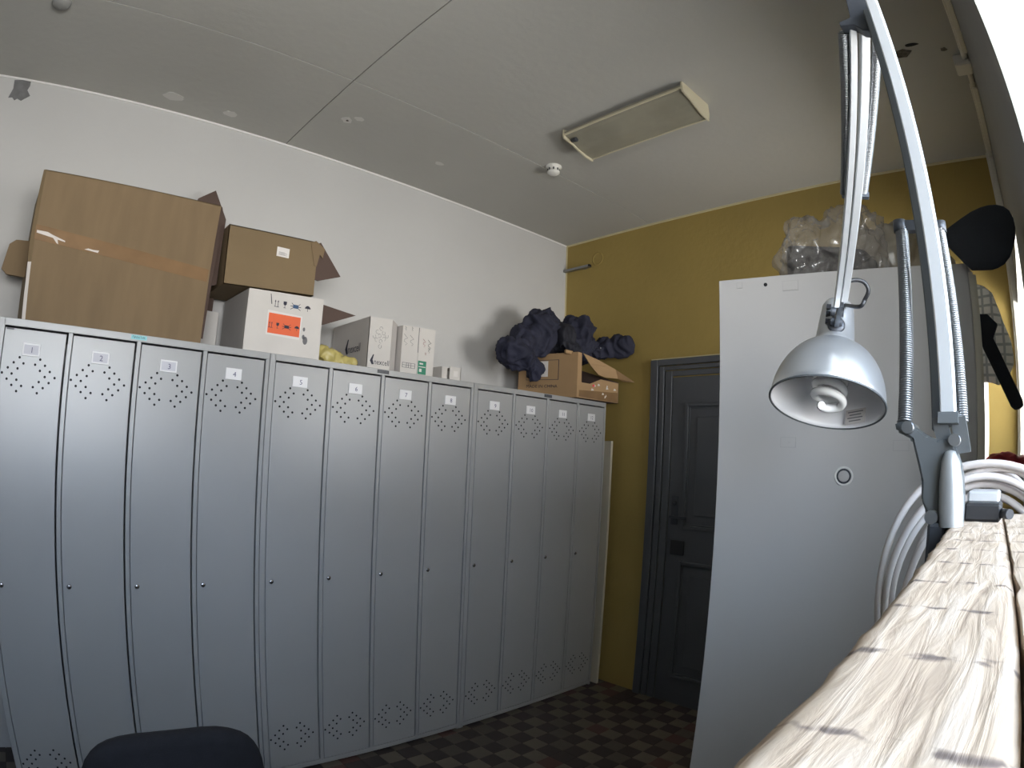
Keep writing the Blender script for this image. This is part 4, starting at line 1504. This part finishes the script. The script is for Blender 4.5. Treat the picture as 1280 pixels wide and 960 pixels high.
# shade
SCN = V((1.061, -2.200, 1.622))
SAX = V((.353, -.019, .936)).normalized()
m = MB()
R0 = .0805
outer = []
for i in range(15):
    t = i / 14
    a = t * math.radians(67)
    outer.append((R0 * math.cos(a) ** .92, .0865 * math.sin(a) / math.sin(math.radians(67))))
inner = [(rr_ - .0016, hh_ - .0005) for rr_, hh_ in outer]
prof = list(reversed(inner)) + outer
m.lathe(SCN, SAX, prof, 56, mis=[1] * (len(inner) - 1) + [0] * len(outer))
m.build('shade', ['silver', 'shade_in'], r)
m = MB()
rn = outer[-1][0]
m.lathe(SCN + SAX * .0855, SAX, [(rn + .0008, -.004), (rn + .001, .002), (.0285, .010), (.0262, .040), (.0235, .066), (.020, .073), (.010, .077), (0, .0775)], 40)
m.build('lamp_neck', 'silver', r)
m = MB()
uu = SAX.orthogonal().normalized()
ww = SAX.cross(uu)
m.tube([SCN - SAX * .0005 + (uu * math.cos(2 * math.pi * i / 56) + ww * math.sin(2 * math.pi * i / 56)) * R0 for i in range(56)], .0016, 6, closed=True)
m.build('rim', 'grey_plastic', r)
# toward-camera direction across the neck
tc_ = V((-.951, -.293, 0))
tc_ = (tc_ - SAX * tc_.dot(SAX)).normalized()
ts_ = SAX.cross(tc_).normalized()
nk = SCN + SAX * .120
m = MB()
m.lathe(nk + tc_ * .0255 - SAX * .013, (tc_ - SAX * .12), [(.0125, -.003), (.0125, .003), (.009, .005), (0, .005)], 24)
m.build('swivel_plate', 'dark_metal', r)
m = MB()
jo = nk + tc_ * .034
m.bar(jo - SAX * .016, E1 + ad * .006, .007, .008)
m.lathe(jo + SAX * .004 - ts_ * .009, ts_, [(.0065, 0), (.0065, .018), (0, .018)], 16)
m.lathe(jo - SAX * .012 - ts_ * .008, ts_, [(.005, 0), (.005, .016), (0, .016)], 16)
m.build('joint', 'dark_metal', r)
m = MB()
s_ = 1 if ts_.dot(V((.294, -.956, 0))) > 0 else -1
for zz in (.018, .006, -.006):
    p = nk + SAX * zz + tc_ * .0225 - ts_ * s_ * .013
    m.obox(p, tc_ * .003, ts_ * .0032, SAX * .0036)
m.build('vent_slot', 'hole', r)
m = MB()
q0 = E1 - ad * .02 + Z * .004
pth = [q0, q0 + V((.006, -.012, .006)), q0 + V((.012, -.024, .004)), q0 + V((.016, -.029, -.006)), q0 + V((.022, -.022, -.016)), q0 + V((.03, -.012, -.022)), SCN + SAX * .160 + ts_ * s_ * .006]
def smooth_path(p, n=5):
    out = []
    for i in range(len(p) - 1):
        a = p[max(0, i - 1)]; b = p[i]; c = p[i + 1]; d = p[min(len(p) - 1, i + 2)]
        for k in range(n):
            t = k / n
            out.append(.5 * ((2 * b) + (c - a) * t + (2 * a - 5 * b + 4 * c - d) * t * t + (3 * b - a - 3 * c + d) * t ** 3))
    out.append(p[-1])
    return out
m.tube(smooth_path(pth), .0028, 8)
m.build('power_cord', 'blackplastic', r)
# spiral bulb
m = MB()
m.lathe(SCN + SAX * .080, -SAX, [(.012, -.02), (.022, 0), (.0235, .012), (.020, .022), (0, .022)], 24, 0)
n = 130
path = []
for i in range(n + 1):
    t = i / n
    a = 2 * math.pi * 4.2 * t
    rr_ = .0205 if t < .9 else .0205 - (t - .9) * .13
    path.append(SCN + SAX * (.062 - .066 * t) + (uu * math.cos(a) + ww * math.sin(a)) * rr_)
m.tube(path, .0058, 9, 0)
m.build('bulb', 'bulb', r)
m = MB()       # rating sticker inside the shade
for a_, b_, hz in ((.0, .0, .018),):
    pa = SCN + SAX * .012 - tc_ * .058 + ts_ * s_ * .044
    nn = (SCN + SAX * .01 - pa).normalized()
    su = SAX.cross(nn).normalized()
    sv_ = nn.cross(su)
    m.obox(pa + nn * .004, su * .017, sv_ * .011, nn * .0004, 0)
    for k in range(4):
        m.obox(pa + nn * .0046 + sv_ * (.007 - .0045 * k), su * (.013 - .003 * (k % 2)), sv_ * .0007, nn * .0003, 1)
m.build('rating_sticker', ['card_grey', 'greyink'], r)

# ------------------------------------------------------------------ office chair in front of the lockers
r = root('office_chair', (.48, -1.2, 0), 'black fabric office chair, only its rounded backrest top showing before the lockers', 'chair')
cx, cy = .482, -1.2
m = MB()
out = []
for i in range(40):
    a = 2 * math.pi * i / 40
    c_, s__ = math.cos(a), math.sin(a)
    ex = .55
    out.append((math.copysign(abs(c_) ** ex, c_) * .222, .70 + math.copysign(abs(s__) ** .62, s__) * .212))
layers = []
for th, k in ((-.035, .86), (-.028, .97), (-.008, 1.0), (.012, .97), (.024, .86)):
    layers.append([m.bm.verts.new((cx + x_ * k, cy + th + .35 * x_ * x_, .70 + (z_ - .70) * k)) for x_, z_ in out])
for a, b in zip(layers[:-1], layers[1:]):
    for i in range(40):
        m.bm.faces.new((a[i], a[(i + 1) % 40], b[(i + 1) % 40], b[i])).smooth = True
for L_, off in ((layers[0], -.006), (layers[-1], .006)):
    c0 = sum((v.co for v in L_), V()) / 40 + V((0, off - .02, 0))
    cv = m.bm.verts.new(c0)
    for i in range(40):
        m.bm.faces.new((L_[i], L_[(i + 1) % 40], cv)).smooth = True
bmesh.ops.recalc_face_normals(m.bm, faces=m.bm.faces)
m.build('backrest', 'chair', r)
m = MB()
m.bbox((cx - .235, cy - .02, .44), (cx + .235, cy + .45, .51), .03, seg=4)
m.build('seat', 'chair', r)
m = MB()
m.bar((cx, cy - .03, .44), (cx, cy - .045, .62), .06, .012, up=(0, 1, 0))
m.bar((cx, cy - .04, .44), (cx, cy + .12, .43), .06, .012)
m.build('back_support', 'blackplastic', r)
m = MB()
m.cyl((cx, cy + .21, .10), (cx, cy + .21, .44), .024)
m.cyl((cx, cy + .21, .10), (cx, cy + .21, .26), .034)
m.build('gas_lift', 'blackplastic', r)
for k in range(5):
    a = 2 * math.pi * k / 5 + .3
    ex, ey = cx + .29 * math.cos(a), cy + .21 + .29 * math.sin(a)
    m = MB()
    m.bar((cx, cy + .21, .115), (ex, ey, .075), .045, .03)
    leg = m.build('leg', 'blackplastic', r)
    m = MB()
    t_ = V((-math.sin(a), math.cos(a), 0))
    m.cyl(V((ex, ey, .03)) - t_ * .022, V((ex, ey, .03)) + t_ * .022, .03)
    m.cyl((ex, ey, .03), (ex, ey, .075), .008)
    m.build('caster', 'blackplastic', leg)
